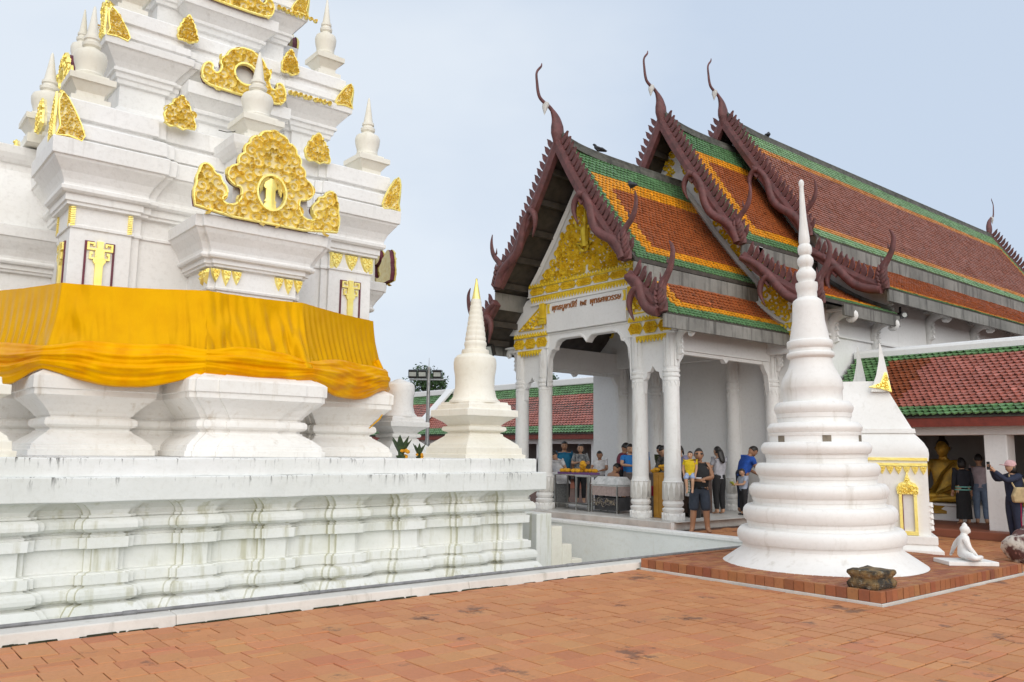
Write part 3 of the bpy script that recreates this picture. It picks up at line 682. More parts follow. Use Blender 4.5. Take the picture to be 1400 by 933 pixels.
# ------------------------------------------------------------------ orange cloth round the great chedi
cl = thing('orange_cloth', 'long saffron orange satin cloth wrapped round the body of the great chedi', 'cloth', (X0, Y0, 0))
n_ = NT('saffron_satin')
c = n_.mix(n_.ramp(n_.noise(3, 4), .35, .7), (.68, .35, .0, 1), (.62, .30, .0, 1)); n_.col(c)
n_.bump(n_.noise(1.0, 6, n_.map((14, 14, 3))), .18, .02)
MT['cloth'] = n_.fin(.27, 0, **{'Specular IOR Level': .9, 'Specular Tint': (1, .55, .03, 1)})
n_ = NT('deep_saffron_satin'); n_.col(n_.mix(n_.ramp(n_.noise(2.2, 4), .38, .66), (.80, .40, .0, 1), (.70, .26, .0, 1))); MT['cloth2'] = n_.fin(.35, 0, **{'Specular IOR Level': .45, 'Specular Tint': (1, .55, .03, 1)})
hull = [(-PH-.02, -PW-.03), (PH+.02, -PW-.03), (CPW+.05, -CPW-.05)]
loop = []
for k in range(4):
    for x, y in hull:
        for _ in range(k): x, y = -y, x
        loop.append(Vector((x, y)))
NL = len(loop); seg = [(loop[(i+1) % NL]-loop[i]).length for i in range(NL)]; TOT = sum(seg)
def at(s):
    s %= TOT; i = 0
    while s > seg[i]: s -= seg[i]; i += 1
    t = s/seg[i]; p = loop[i].lerp(loop[(i+1) % NL], t); d = (loop[(i+1) % NL]-loop[i]).normalized()
    n = Vector((d.y, -d.x)); dist = min(s, seg[i]-s)
    # blend the normal round the corners
    if s < .18: dp = (loop[i]-loop[i-1]).normalized(); m_ = Vector((dp.y, -dp.x)); n = (n*(.5+s/.36)+m_*(.5-s/.36)).normalized()
    elif seg[i]-s < .18:
        u_ = seg[i]-s; dn = (loop[(i+2) % NL]-loop[(i+1) % NL]).normalized(); m_ = Vector((dn.y, -dn.x)); n = (n*(.5+u_/.36)+m_*(.5-u_/.36)).normalized()
    return p, n, i, t, dist
from mathutils import noise as MN
def n1(x, y=0, z=0): return MN.noise(Vector((x, y, z)))
NS = 1400
up_, lo_ = [], []
ZU = [4.02-.035*i for i in range(33)]
for a in range(NS):
    s = TOT*a/NS; p, n, i, t, dist = at(s); edge = i % 3
    # folds are strong on the porch front, weak on the tight diagonal, fine pleats on the far diagonal
    amp = {0: .135, 1: .016, 2: .06*min(1, .25+2.2*abs(t-.55))}[edge]
    gather = math.exp(-(dist/.22)**2)
    col_ = []
    for b, z in enumerate(ZU):
        tt = b/(len(ZU)-1)
        f = n1(s*2.2, z*.35, 1)*1.0+n1(s*4.9+z*1.4, z*.6, 5)*.6+n1(s*11+z, z*.9, 9)*.22
        f = abs(f)*1.2-.2+.5*n1(s*1.1+z*.8, z*1.3, 12)
        drape = 0
        if edge == 0:
            for u0, rr_ in ((.22, .5), (.78, .55)): 
                q_ = ((t-u0)/.2)**2; drape += .035*math.exp(-q_)*sin(9*(tt-.3-abs(t-u0)*2.2)+1)*sin(pi*min(1, max(0, (tt-.05)/.8)))
        if edge == 1: drape += .013*sin(s*42+z*5+2*n1(s*1.5, 2))*(.3+tt)
        if edge == 2: drape += .05*math.exp(-((t-.86)/.08)**2)*abs(sin(s*13+z*1.5))+.05*math.exp(-((t-.12)/.06)**2)*sin(z*9+s*6)
        o_f = .015+.24*tt*(.35+.65*tt)*(1 if edge == 0 else .92)+(amp*f*(.25+.9*tt)+drape*(.2+tt))+.03*gather*abs(sin(s*25))*tt
        zz = z-.008*abs(n1(s*6))*(1-tt)-.02*sin(pi*t)*(1-tt)
        col_.append((p.x+n.x*o_f, p.y+n.y*o_f, zz))
    up_.append(col_)
    sag = (.20 if edge != 0 else .09)*(4*t*(1-t))**1.2
    col_ = []
    NB = 30
    for b in range(NB+1):
        tt = b/NB; ang = tt*pi
        zt, zb = 3.12+.07*n1(s*.9)-.05*gather, 2.66-sag+.03*n1(s*2.1)+.03*gather
        bulge = .27+(.12+.05*n1(s*.9, 2))*sin(ang)**.7*(1-.3*gather)
        am_ = .45+.75*abs(n1(s*1.1, tt*3, 2)); ple = am_*(.026*sin(tt*(19+5*n1(s*.35, 4))+n1(s*.8, 3)*5+sag*12)+.014*sin(tt*(47+9*n1(s*.5, 6))+n1(s*1.3, 8)*6)+.02*n1(s*2.3, tt*5, 1))*(1-.45*gather)
        col_.append((p.x+n.x*(bulge+ple*(.4+sin(ang))), p.y+n.y*(bulge+ple*(.4+sin(ang))), zt+(zb-zt)*tt))
    for b in range(1, 5):
        tt = 1-b/5; col_.append((p.x+n.x*(.12+.18*tt), p.y+n.y*(.12+.18*tt), zb+.03*b))
    lo_.append(col_)
for nm, C_, mt in (('upper_sheet', up_, 'cloth'), ('lower_sash', lo_, 'cloth2')):
    q = MB(); q.rings(C_+[C_[0]], closed=False, cap0=False, cap1=False); o = q.build(nm, MT[mt], cl, smooth=True, angle=0)

# knotted end of the cloth on the far corner
q = MB(); cx_, cy_ = CPW+.20, -CPW-.2
for k in range(7):
    a = k*.9; q.tube([(cx_-.25+.1*cos(a), cy_-.05+.06*sin(a), 3.25-.05*k), (cx_+.0+.06*cos(a), cy_+.02, 2.95-.04*k), (cx_+.08+.03*sin(a), cy_+.06, 2.68-.02*k), (cx_+.05+.05*cos(a*2), cy_+.08, 2.45)], [.05, .06, .05, .02], 8)
q.build('cloth_knot', MT['cloth2'], cl, smooth=True, angle=0)
ys = thing('yellow_ribbon', 'short strip of yellow cloth hanging on the chedi base below the knot', 'ribbon', (X0+CPW+.02, Y0-CPW-.33, 2.0))
q = MB(); q.tube([(-.13, 0, -.02), (-.05, -.02, .06), (.06, -.02, .15), (.13, -.01, .24)], [.03, .035, .035, .02], 6, flat=(1, .35)); q.build('strip', MT['cloth'], ys, smooth=True)

# ------------------------------------------------------------------ corner chedis on the terrace
def corner_chedi(label, x, y, spire=True, sc=1, mat='cream'):
    t = thing('corner_chedi', label, 'chedi', (x, y, 1.46), 0, 'small chedis on the terrace corners')
    q = MB(); mould(q, rect(.68), [(-.005, .0), (.07, .0), (.075, -.045), (.19, -.05), (.195, -.08), (.25, -.1), (.33, -.2), (.40, -.29), (.44, -.30), (.445, -.33), (.47, -.33)]+tor(.475, .58, -.31, -.25)+[(.59, -.33), (.61, -.31), (.66, -.26), (.74, -.14), (.755, -.10), (.87, -.10), (.88, -.14), (.885, -.19), (.97, -.2), (.975, -.23), (1.02, -.24)]); q.build('lotus_base', MT[mat], t, bevel=.008)
    q = MB(); pf = [(1.01, .475), (1.05, .47), (1.07, .44), (1.12, .405), (1.3, .365), (1.5, .37), (1.65, .395), (1.76, .40), (1.84, .385), (1.89, .34), (1.92, .27)]
    q.lathe(pf+[(1.93, .2)], 24, rot=pi/8); q.build('bell', MT[mat], t, smooth=True, angle=30)
    q = MB()
    if spire:
        sp = [(1.9, .24), (1.94, .26), (2.0, .25), (2.01, .2), (2.06, .2)]
        for i in range(9): z = 2.07+i*.098; r_ = .212-.0135*i; k_ = 1 if i < 2 else .3; sp += [(z, r_-.012*k_), (z+.03, r_), (z+.07, r_-.006), (z+.09, r_-.010-.006*k_)]
        q.lathe(sp+[(2.965, .09)], 20); q.build('spire', MT[mat], t, smooth=True, angle=40)
        q = MB(); q.lathe([(2.96, .085), (2.99, .08), (3.3, .022), (3.34, .018), (3.36, .022), (3.37, .003)], 16); q.build('gold_tip', MT['gold'], t, smooth=True)
    else:
        q.lathe([(1.9, .2), (1.95, .17), (2.0, .05)], 20); q.build('broken_neck', MT[mat], t, smooth=True)
    t.scale = (sc,)*3; return t
corner_chedi('cream bell-shaped chedi with a gold tip on the terrace corner nearest the temple hall', X0+4.05, Y0-4.05)
corner_chedi('small chedi at the extreme left edge whose bell overlaps the orange cloth', X0-4.05, Y0-4.05)
corner_chedi('white bell-shaped chedi without a spire just right of the hanging cloth end', 9.12, 14.72, False, .8, 'white')

# ------------------------------------------------------------------ flower offerings on the terrace edge
MT['leafg'] = simple('banana_leaf', (.035, .07, .018, 1), .5, var=.3, sc=20)
MT['marigold'] = simple('marigold', (.80, .36, .01, 1), .7, var=.25, sc=40, bump=.6)
def offering(label, x, y, n, s):
    t = thing('flower_offering', label, 'offering', (x, y, 1.46), 0)
    q = MB(); q.lathe([(0, .07*s), (.04*s, .09*s), (.05*s, .05*s), (.1*s, .04*s)], 10); q.build('leaf_cup', MT['leafg'], t, smooth=True)
    r = random.Random(int(x*100))
    for k in range(n):
        a = k*2*pi/n+.4; q = MB(); tp = Vector((cos(a)*.17*s, sin(a)*.17*s, (.30+.08*r.random())*s))
        q.tube([(0, 0, .06*s), tp*.5+Vector((0, 0, .05*s)), tp], [.05*s, .055*s, .006], 6, flat=(1, .5)); q.build('folded_leaf', MT['leafg'], t, smooth=True)
    for k in range(6):
        q = MB(); c = Vector((r.uniform(-.1, .1)*s, -.1*s*r.random()-.02, r.uniform(-.0, .14)*s)); q.lathe([(-.035*s, .012*s), (-.02*s, .034*s), (.01*s, .036*s), (.03*s, .015*s)], 8, c); q.build('marigold', MT['marigold'], t)
    return t
offering('large banana-leaf offering with marigolds on the terrace ledge beside the chedi base', 7.33, 11.72, 7, 1.0)
offering('smaller banana-leaf offering with marigolds right beside the larger one', 7.68, 11.72, 5, .65)
# dirt and moss along the foot of the kerb
q = MB(); rg = random.Random(12)
for k in range(80):
    x = rg.choice((rg.uniform(0, 9), rg.uniform(1.5, 6))); l = rg.uniform(.02, .16); h = rg.uniform(.008, .03)
    q.rings([[(x+l*cos(a*.785)*rg.uniform(.7, 1), 7.862+.4*h*sin(a*.785), -.004) for a in range(8)], [(x+l*.7*cos(a*.785), 7.862+.2*h*sin(a*.785), h*.5) for a in range(8)]])
o = q.build('moss', simple('dark_moss', (.045, .045, .022, 1), .95, var=.3), None); o['kind'] = 'stuff'; o['label'] = 'dark moss and dirt in the joint along the foot of the moat kerb'; o['category'] = 'moss'

# ------------------------------------------------------------------ temple hall (viharn)
YC = 14.07
vh = thing('temple_hall', 'white temple hall with stacked green, orange and red tiled roofs and an open porch', 'temple', (0, YC, 0))
# everything below is local: x along the hall, y across (negative = camera side)
q = MB(); q.box(13.72, 40, -2.78, 2.78, -.015, .165); q.box(18.0, 40, -3.8, 3.8, -.015, .16); q.build('floor_slab', MT['hall'], vh)
MT['marble'] = simple('grey_marble_tile', (.66, .65, .62, 1), .32, c2=(.52, .50, .47, 1), sc=3, bump=.05)
tile_m = {}
def marble(x, y, rz, w=.296, h=.15, d=.03, z=.0):
    k = (w, h, d)
    if k not in tile_m:
        qq = MB(); qq.box(-w/2, w/2, -d, 0, 0, h); o = qq.build('marble_tile', MT['marble'], vh, bevel=.004); tile_m[k] = o
    else: o = dup(tile_m[k])
    o.location = (x, y, z); o.rotation_euler = (random.gauss(0, .004), 0, rz)
for i in range(18): marble(13.72, -2.62+.3*i+.06, -pi/2)
for i in range(14): marble(13.72+.15+.3*i, -2.78, 0)
for i in range(15):
    for j in range(18): 
        if i < 6 or j < 7: marble(13.73+.15+.3*i-.02, -2.63+.3*j, 0, .294, .012, .294, .164)
MT['leafstucco'] = plaster('dirty_leaf_stucco', (.66, .65, .62, 1), (.52, .50, .46, 1), stain=(.2, .17, .13, 1), amt=.5, streak=.55, bump=.6)
def col_prof():
    p = [(0, .27), (.09, .285), (.12, .285), (.14, .25), (.16, .23), (.2, .265), (.25, .275), (.27, .24), (.29, .21), (.31, .25), (.36, .265), (.40, .25), (.42, .235), (.55, .262), (.68, .255), (.80, .243), (.81, .262), (.83, .236), (.9, .218), (.91, .2)]
    return p
q = MB(); q.lathe(col_prof(), 12, rot=pi/12); q.lathe([(.9, .215), (2.98, .198), (2.985, .21), (3.02, .21), (3.03, .2), (3.06, .2), (3.08, .225), (3.12, .225), (3.13, .2), (3.17, .2), (3.18, .225), (3.22, .225), (3.24, .195), (3.3, .19), (4.05, .195), (4.08, .215)], 12, rot=pi/12)
r = random.Random(5)
LQ = MB()
for k in range(12):                        # carved lotus leaves round the foot and the neck
    a = 2*pi*k/12; P = frame((cos(a)*.228, sin(a)*.228, 0), (-sin(a), cos(a), 0), (0, 0, 1), (cos(a), sin(a), 0))
    for z, h, w in ((.46, .36, .062), (.44, .18, .05)):
        LQ.slab([[(-w, z), (w, z), (w*.8, z+h*.6), (0, z+h), (-w*.8, z+h*.6)]], P, -.02, .035)
    a += pi/12; P = frame((cos(a)*.215, sin(a)*.215, 0), (-sin(a), cos(a), 0), (0, 0, 1), (cos(a), sin(a), 0))
    q.slab([[(-.045, 0.02), (.045, .02), (.05, .09), (0, .17), (-.05, .09)]], P, 0, .07)
    P = frame((cos(a)*.195, sin(a)*.195, 0), (-sin(a), cos(a), 0), (0, 0, 1), (cos(a), sin(a), 0))
    q.slab([[(-.045, 2.97), (.045, 2.97), (0, 2.86)]], P, -.02, .015)
    q.slab([[(-.03, 3.3), (.03, 3.3), (.04, 3.95), (0, 4.02), (-.04, 3.95)]], P, -.02, .012)
C1 = q.build('column', MT['column'], vh, smooth=True, angle=30); C1.location = (14.05, -2.5, .165); LQ.build('lotus_leaves', MT['leafstucco'], C1); C1.scale = (.85, .85, 1)
for x, y in ((14.05, -1.59), (14.05, 1.59), (14.05, 2.5), (17.86, -2.5), (17.86, 2.5), (17.95, -1.3), (17.95, 1.3)): dup(C1, (x, y, .165))
# brackets (carved swan-neck braces under the eaves)
def bracket_mesh():
    qq = MB(); pts = catmull([(0, 0, -.72), (0, -.05, -.5), (0, -.02, -.3), (0, -.12, -.12), (0, -.28, -.06), (0, -.40, -.12), (0, -.37, -.2), (0, -.32, -.16)], 4)
    qq.tube(pts, [.05+.035*sin(pi*i/(len(pts)-1)) for i in range(len(pts))], 8, ref=(1, 0, 0), flat=(1.1, .8))
    for k in range(5): qq.tube([(0, -.04, -.62+.11*k), (0, -.13, -.58+.11*k), (0, -.12, -.5+.11*k)], [.045, .04, .01], 6, ref=(1, 0, 0))
    qq.box(-.11, .11, -.42, 0, -.03, .02); return qq
BK = bracket_mesh().build('bracket', MT['column'], vh, smooth=True, angle=50); BK.location = (14.05, -2.69, 4.33)
dup(BK, (17.86, -2.69, 4.33)); dup(BK, (14.05, 2.69, 4.33), pi)
# beams and cusped arches
def yz(x): return frame((x, 0, 0), (0, 1, 0), (0, 0, 1), (-1, 0, 0))
P = yz(14.0)
cusp = [(-1.43, 3.2), (-1.39, 3.95), (-1.33, 4.05), (-1.27, 4.12), (-1.17, 4.14), (-1.14, 4.24), (-1.05, 4.34), (-.9, 4.39), (-.2, 4.39), (-.09, 4.33), (0, 4.22)]
L = [(-1.43, 4.575)]+cusp+[(-a, b) for a, b in cusp[::-1][1:]]+[(1.43, 4.575)]
q = MB(); q.slab([L], P, -.13, .05); q.build('cusped_arch', MT['hall'], vh, bevel=.01)
q = MB(); rim(q, P, [(a*.985, b+.03) for a, b in cusp+[(-a, b) for a, b in cusp[::-1][1:]]]+[(1.41, 4.55), (-1.41, 4.55)], .035, .05, .03); q.build('arch_moulding', MT['hall'], vh)
q = MB(); q.box(13.86, 14.2, -1.36, 1.36, 4.58, 5.045); q.build('lintel', MT['hall'], vh, bevel=.01)
sp = thing  # (keeps the name short below)
q = MB(); q.box(13.885, 14.2, -1.36, 1.36, 5.05, 5.335); sb = q.build('sign_panel', MT['hall'], vh)
# lettering on the sign panel
cu_ = bpy.data.curves.new('inscription', 'FONT'); cu_.body = "พุทธบูชาปีที่  ๒๕  พุทธศตวรรษ"; cu_.size = .22; cu_.extrude = .012; cu_.align_x = 'CENTER'; cu_.align_y = 'CENTER'; cu_.offset = .003; cu_.shear = .2
tmp = bpy.data.objects.new('tmp_text', cu_); COL.objects.link(tmp)
dg = bpy.context.evaluated_depsgraph_get(); me = bpy.data.meshes.new_from_object(tmp.evaluated_get(dg)); bpy.data.objects.remove(tmp)
ins = bpy.data.objects.new('inscription', me); COL.objects.link(ins); ins.parent = sb
xs = [v.co.x for v in me.vertices] or [0, 1]; wd = max(xs)-min(xs)
ins.matrix_local = Matrix.Translation((13.875, 0, 5.185)) @ Matrix(((0, 0, -1, 0), (-1, 0, 0, 0), (0, 1, 0, 0), (0, 0, 0, 1))) @ Matrix.Scale(2.36/max(wd, .1), 4)
me.materials.clear(); MT['ink'] = simple('gilt_red_lettering', (.42, .15, .03, 1), .5, var=.2); me.materials.append(MT['ink'])
q = MB()
for s in (-1, 1):
    Pq = yz(13.882)
    q.slab([[(s*1.34, 5.07), (s*1.34, 5.31), (s*1.25, 5.31), (s*1.29, 5.19), (s*1.25, 5.07)]], Pq, 0, .02)
q.build('sign_corner', MT['goldp'], sb)
def leafrow(name, x, y0, y1, z, h, step=.1, dn=True, par=vh):
    n = int((y1-y0)/step); Pq = yz(x); qq = MB(); w = (y1-y0)/n
    for i in range(n):
        yv = y0+(i+.5)*w; s = -1 if dn else 1
        qq.slab([[(yv-w*.46, z), (yv+w*.46, z), (yv+w*.4, z+s*h*.5), (yv, z+s*h), (yv-w*.4, z+s*h*.5)]], Pq, 0, .03)
        qq.add([Pq(yv-w*.2, z+s*h*.05, .03), Pq(yv+w*.2, z+s*h*.05, .03), Pq(yv, z+s*h*.75, .03), Pq(yv, z+s*h*.3, .06)], [(0, 1, 3), (1, 2, 3), (2, 0, 3)])
    return qq.build(name, MT['goldp'], par)
def diamonds(name, x, y0, y1, z0, z1, n, par=vh):
    Pq = yz(x); w = (y1-y0)/n; out = []
    for i in range(n):
        a = y0+i*w; b = a+w; zm = (z0+z1)/2; e = min(.09, w*.3); qq = MB()
        L = [(a+.012, zm), (a+e, z0+.01), (b-e, z0+.01), (b-.012, zm), (b-e, z1-.01), (a+e, z1-.01)]
        qq.slab([L], Pq, 0, .02); rim(qq, Pq, L, .012, .018, .02); scrolls(qq, Pq, [L], 40, .025, .042, .018, .025, random.Random(i+int(z0*50)))
        out.append(qq.build('diamond_panel', MT['goldp'], par))
    return out
q = MB(); q.box(13.86, 14.2, -2.0, 2.0, 5.34, 5.60); q.box(13.83, 14.2, -2.1, 2.1, 5.561, 5.585); q.box(13.875, 14.2, -2.1, 2.1, 5.601, 5.83); q.build('architrave', MT['hall'], vh, bevel=.004)
leafrow('leaf_row', 13.858, -1.95, 1.95, 5.55, .15); leafrow('leaf_row', 13.865, -2.05, 2.05, 5.80, .11, dn=False); diamonds('d', 13.872, -2.0, 2.0, 5.60, 5.79, 7)
# side bays: gold frieze, arch and carved wing
for s in (-1, 1):
    y0, y1 = (-2.72, -1.36) if s < 0 else (1.36, 2.72)
    q = MB(); q.box(13.9, 14.2, y0, y1, 4.19, 4.215); q.box(13.93, 14.2, y0, y1, 4.216, 4.66); q.build('side_frieze', MT['hall'], vh, bevel=.004)
    diamonds('d', 13.927, y0+.02, y1-.02, 4.24, 4.5, 3); leafrow('leaf_row', 13.92, y0+.02, y1-.02, 4.53, .12, dn=False); leafrow('leaf_row', 13.91, y0+.2, y1-.25 if s < 0 else y1-.2, 4.185, .15)
    ym = (y0+y1)/2 + .0
    A = [(-.34, 2.9), (-.27, 2.9), (-.27, 3.18), (-.2, 3.24), (-.17, 3.36), (-.09, 3.38), (0, 3.5)]
    A = A+[(-a, b) for a, b in A[::-1][1:]]
    L = [(ym+a, b) for a, b in A]+[(ym+.34, 4.19), (ym-.34, 4.19)]
    q = MB(); q.slab([L], P, -.1, .02); q.build('side_arch', MT['hall'], vh, bevel=.008)
    LW = [(s*1.38, 4.66), (s*2.95, 4.66), (s*2.25, 5.5), (s*1.38, 5.83)]
    q = MB(); q.slab([LW if s > 0 else LW[::-1]], yz(13.93), -.2, 0); q.build('wing_wall', MT['hall'], vh)
    q = MB(); Lg = [(s*1.55, 4.73), (s*2.5, 4.73), (s*1.55, 5.35)]; scrolls(q, yz(13.93), [Lg], 26, .06, .11, 0, .06, random.Random(8+s)); rim(q, yz(13.93), Lg, .03, 0, .04); q.build('carved_wing', MT['goldp'], vh)
    q = MB(); Pq = yz(13.86); a, b = s*1.42, s*1.62
    a, b = min(a, b), max(a, b)
    for z0, z1, g_ in ((4.82, 4.88, .03), (4.885, 4.95, .0), (4.96, 5.36, -.02)):
        q.slab([[(a-g_, z0), (b+g_, z0), (b+g_, z1), (a-g_, z1)]], Pq, -.15, .03)
    for k in range(3): q.slab([[(a+.035+.055*k, 4.97), (a+.065+.055*k, 4.97), (a+.065+.055*k, 5.35), (a+.035+.055*k, 5.35)]], Pq, .03, .05)
    q.build('gilded_pilaster', MT['goldp'], vh)
# side beam along the right and left of the porch
for s in (-1, 1):
    q = MB(); q.box(14.22, 17.7, s*2.5-.1, s*2.5+.1, 3.83, 4.42); q.build('side_beam', MT['hall'], vh, bevel=.008)
    q = MB(); Pz = frame((0, s*2.5, 0), (1, 0, 0), (0, 0, 1), (0, -1, 0))
    B_ = [(14.22, 3.1), (14.27, 3.55), (14.38, 3.68), (14.42, 3.75), (15.85, 3.75), (15.95, 3.66), (16.05, 3.75), (17.45, 3.75), (17.5, 3.66), (17.62, 3.5), (17.68, 3.1), (17.72, 3.1), (17.72, 3.825), (14.22, 3.825)]
    q.slab([B_], Pz, -.06, .06); q.build('beam_lambrequin', MT['column'], vh, bevel=.006)
# ceiling, hall front wall, hall walls
q = MB(); q.box(14.2, 17.95, -2.4, 2.4, 5.1, 5.2)
for i in range(5): q.box(14.25+.85*i, 14.4+.85*i, -2.4, 2.4, 4.98, 5.1)
q.build('porch_ceiling', MT['wood'], vh)
q = MB(); q.box(18.0, 18.3, -3.8, 3.8, .16, 5.1); q.build('front_wall', MT['hall'], vh)
q = MB()
for y in (-2.3, -1.65, -.95, .35): q.box(17.955, 17.998, y, y+.55, .35, 1.25); q.box(17.94, 17.954, y+.08, y+.47, .45, 1.15)
q.box(17.93, 17.997, -2.4, 2.4, 1.3, 1.36); q.box(17.92, 17.999, -2.4, 2.4, .17, .3); q.build('wainscot', MT['column'], vh, bevel=.006)
for y0, y1 in ((-3.8, -3.5), (3.5, 3.8)):
    q = MB(); q.rings([[(18.3, y, .16), (40, y, .16), (40, y, 6.0), (20.4, y, 6.0), (20.4, y, 5.2), (18.3, y, 5.2)] for y in (y0, y1)]); q.build('hall_wall', MT['hall'], vh)
q = MB(); q.box(39.7, 40, -3.5, 3.5, .16, 6.8); q.build('hall_wall', MT['hall'], vh)
q = MB(); q.box(18.0, 40, -3.87, -3.802, 4.42, 4.47); q.build('wall_string', MT['hall'], vh)
for i, x in enumerate((18.4, 20.45, 23.6, 26.6, 29.6, 32.6, 35.6)):
    o = dup(BK, (x, -3.8, 5.02 if i < 2 else 5.58)); o.scale = (1.4, 1.5, 1.25)

# ---- roofs
GRN, ORG, RED = (.11, .23, .10), (.72, .30, .012), (.33, .088, .025)
RED2, ORG2, GRN2 = (.29, .098, .055), (.60, .24, .04), (.21, .36, .17)
def polyline(pts):
    ln = [0]
    for a, b in zip(pts, pts[1:]): ln.append(ln[-1]+hypot(b[0]-a[0], b[1]-a[1]))
    def f(s):
        s = max(0, min(s, ln[-1])); i = 0
        while i < len(pts)-2 and s > ln[i+1]: i += 1
        t = (s-ln[i])/(ln[i+1]-ln[i]); a, b = pts[i], pts[i+1]
        return a[0]+(b[0]-a[0])*t, a[1]+(b[1]-a[1])*t
    return f, ln[-1]
def roof_tiles(name, xa, xb, pts, colf, par, side=-1, tw_=.125, th=.105, seed=1, xfn=None, lift=.022, pointed=True):
    f, L = polyline(pts); rg = random.Random(seed); qq = MB(); n = int(L/th); th = L/n
    for i in range(n):
        s0, s1 = i*th, (i+1)*th+.012
        y0, z0 = f(s0); y1, z1 = f(s1 if i < n-1 else L)
        ty, tz = y1-y0, z1-z0; l = hypot(ty, tz); ny, nz = -tz/l, ty/l
        if nz < 0: ny, nz = -ny, -nz
        off = (i % 2)*tw_/2; m = int((xb-xa)/tw_)+1
        for j in range(m):
            x0 = xa+j*tw_-off; x1 = x0+tw_*.97; xm = (x0+x1)/2
            if xm < xa or xm > xb: continue
            if xfn and not xfn(xm, s0): continue
            e = lift*rg.uniform(.75, 1.35); dx = rg.gauss(0, .004); wv = .014*MN.noise(Vector((xm*.7, s0*1.1, seed*3.1)))+rg.gauss(0, .002)
            def pt(x, t, h): h += wv; return (x, side*(y0+ty*t+ny*h), z0+tz*t+nz*h)
            c = jit(colf(xm-xa, xb-xm, s0+th/2, L, rg), .16)
            if rg.random() < .03: c = jit(c, .55)
            if pointed:
                V = [pt(x0, 0, .004), pt(x1, 0, .004), pt(x1+dx, .62, e), pt(xm+dx, 1.05, e*1.15), pt(x0+dx, .62, e), pt(x1+dx, .62, 0), pt(xm+dx, 1.05, 0), pt(x0+dx, .62, 0)]
                F = [(0, 1, 2, 3, 4), (2, 5, 6, 3), (3, 6, 7, 4)]
            else:
                V = [pt(x0, 0, .004), pt(x1, 0, .004), pt(x1+dx, 1, e), pt(x0+dx, 1, e), pt(x1+dx, 1, 0), pt(x0+dx, 1, 0)]; F = [(0, 1, 2, 3), (3, 2, 4, 5)]
            if side < 0: F = [q_[::-1] for q_ in F]
            qq.add(V, F, 0, c)
    return qq.build(name, MT['tile'], par, fix=False, kind='stuff')
def bands(left, right, top, bot, lg=.30, lo=.22, pal=(GRN, ORG, RED)):
    def f(dl, dr, s, L, rg):
        d = min(s/top[0] if top else 9, (L-s)/bot[0] if bot else 9, dl/lg if left else 9, dr/lg if right else 9)
        if d < 1: return pal[0]
        d2 = min((s-top[0])/top[1] if top else 9, (L-s-bot[0])/bot[1] if bot else 9, (dl-lg)/lo if left else 9, (dr-lg)/lo if right else 9)
        if d2 < 1: return pal[1]
        return pal[2]
    return f
def deck(xa, xb, pts, par, t=.09):
    for s in (-1, 1):
        R = []; qq = MB()
        for x in (xa, xb): R.append([(x, s*a, b-.012) for a, b in pts]+[(x, s*a, b-t) for a, b in pts[::-1]])
        qq.rings(R); qq.build('roof_deck', MT['wood'], par)
def purlins(xa, xb, pts, par, n=4):
    f, L = polyline(pts)
    for s in (-1, 1):
        for i in range(n):
            y, z = f(L*(i+.6)/n); qq = MB(); qq.box(xa, xb, s*y-.06, s*y+.06, z-.25, z-.1); qq.build('purlin', MT['wood'], par)
# barge boards, fins, horns
HH1 = [(0, -.12), (-.03, .06), (-.08, .20), (-.09, .36), (-.12, .50), (-.03, .62), (.10, .74), (.20, .88), (.25, 1.04), (.262, 1.2), (.23, 1.38)]
R1 = [.15, .18, .19, .17, .13, .105, .095, .085, .07, .052, .015]
HH2 = [(0, -.1), (-.03, .08), (-.07, .2), (-.05, .36), (.0, .5), (.1, .63), (.2, .8), (.25, .98), (.27, 1.14), (.24, 1.26), (.18, 1.36)]
def horn(par, x, y, z, s, H, sc=1):
    qq = MB(); H = [(x, s*(y+a*sc), z+b*sc) for a, b in H]; pts = catmull(H, 3); n = len(pts)
    rad = []
    for i in range(n):
        t = i/(n-1)*(len(R1)-1); k = min(int(t), len(R1)-2); rad.append((R1[k]*(1-t+k)+R1[k+1]*(t-k))*sc*.82)
    qq.tube(pts, rad, 8, flat=(.62, 1) if False else (1, .62), ref=(1, 0, 0))
    for k in range(5):                     # layered manes and spurs on the serpent head
        b = pts[2+k*2]; w = .16-.015*k
        qq.tube([b+Vector((-.07, s*.03, -.05)), b+Vector((-.09, s*w*.6, .02)), b+Vector((-.05, s*w, .14))], [.05*sc, .045*sc, .008], 6, ref=(1, 0, 0))
        qq.tube([b+Vector((-.08, -s*.05, -.05)), b+Vector((-.1, -s*w*.55, .0)), b+Vector((-.06, -s*w*.75, .12))], [.045*sc, .04*sc, .008], 6, ref=(1, 0, 0))
    for k in (.45, .62): 
        b = pts[int(n*k)]; qq.tube([b, b+Vector((0, -s*.09, .06)), b+Vector((0, -s*.10, .2))], [.03*sc, .028*sc, .004], 5, ref=(1, 0, 0))
    return qq.build('serpent_finial', MT['barge'], par, smooth=True, angle=60)
FIN = None
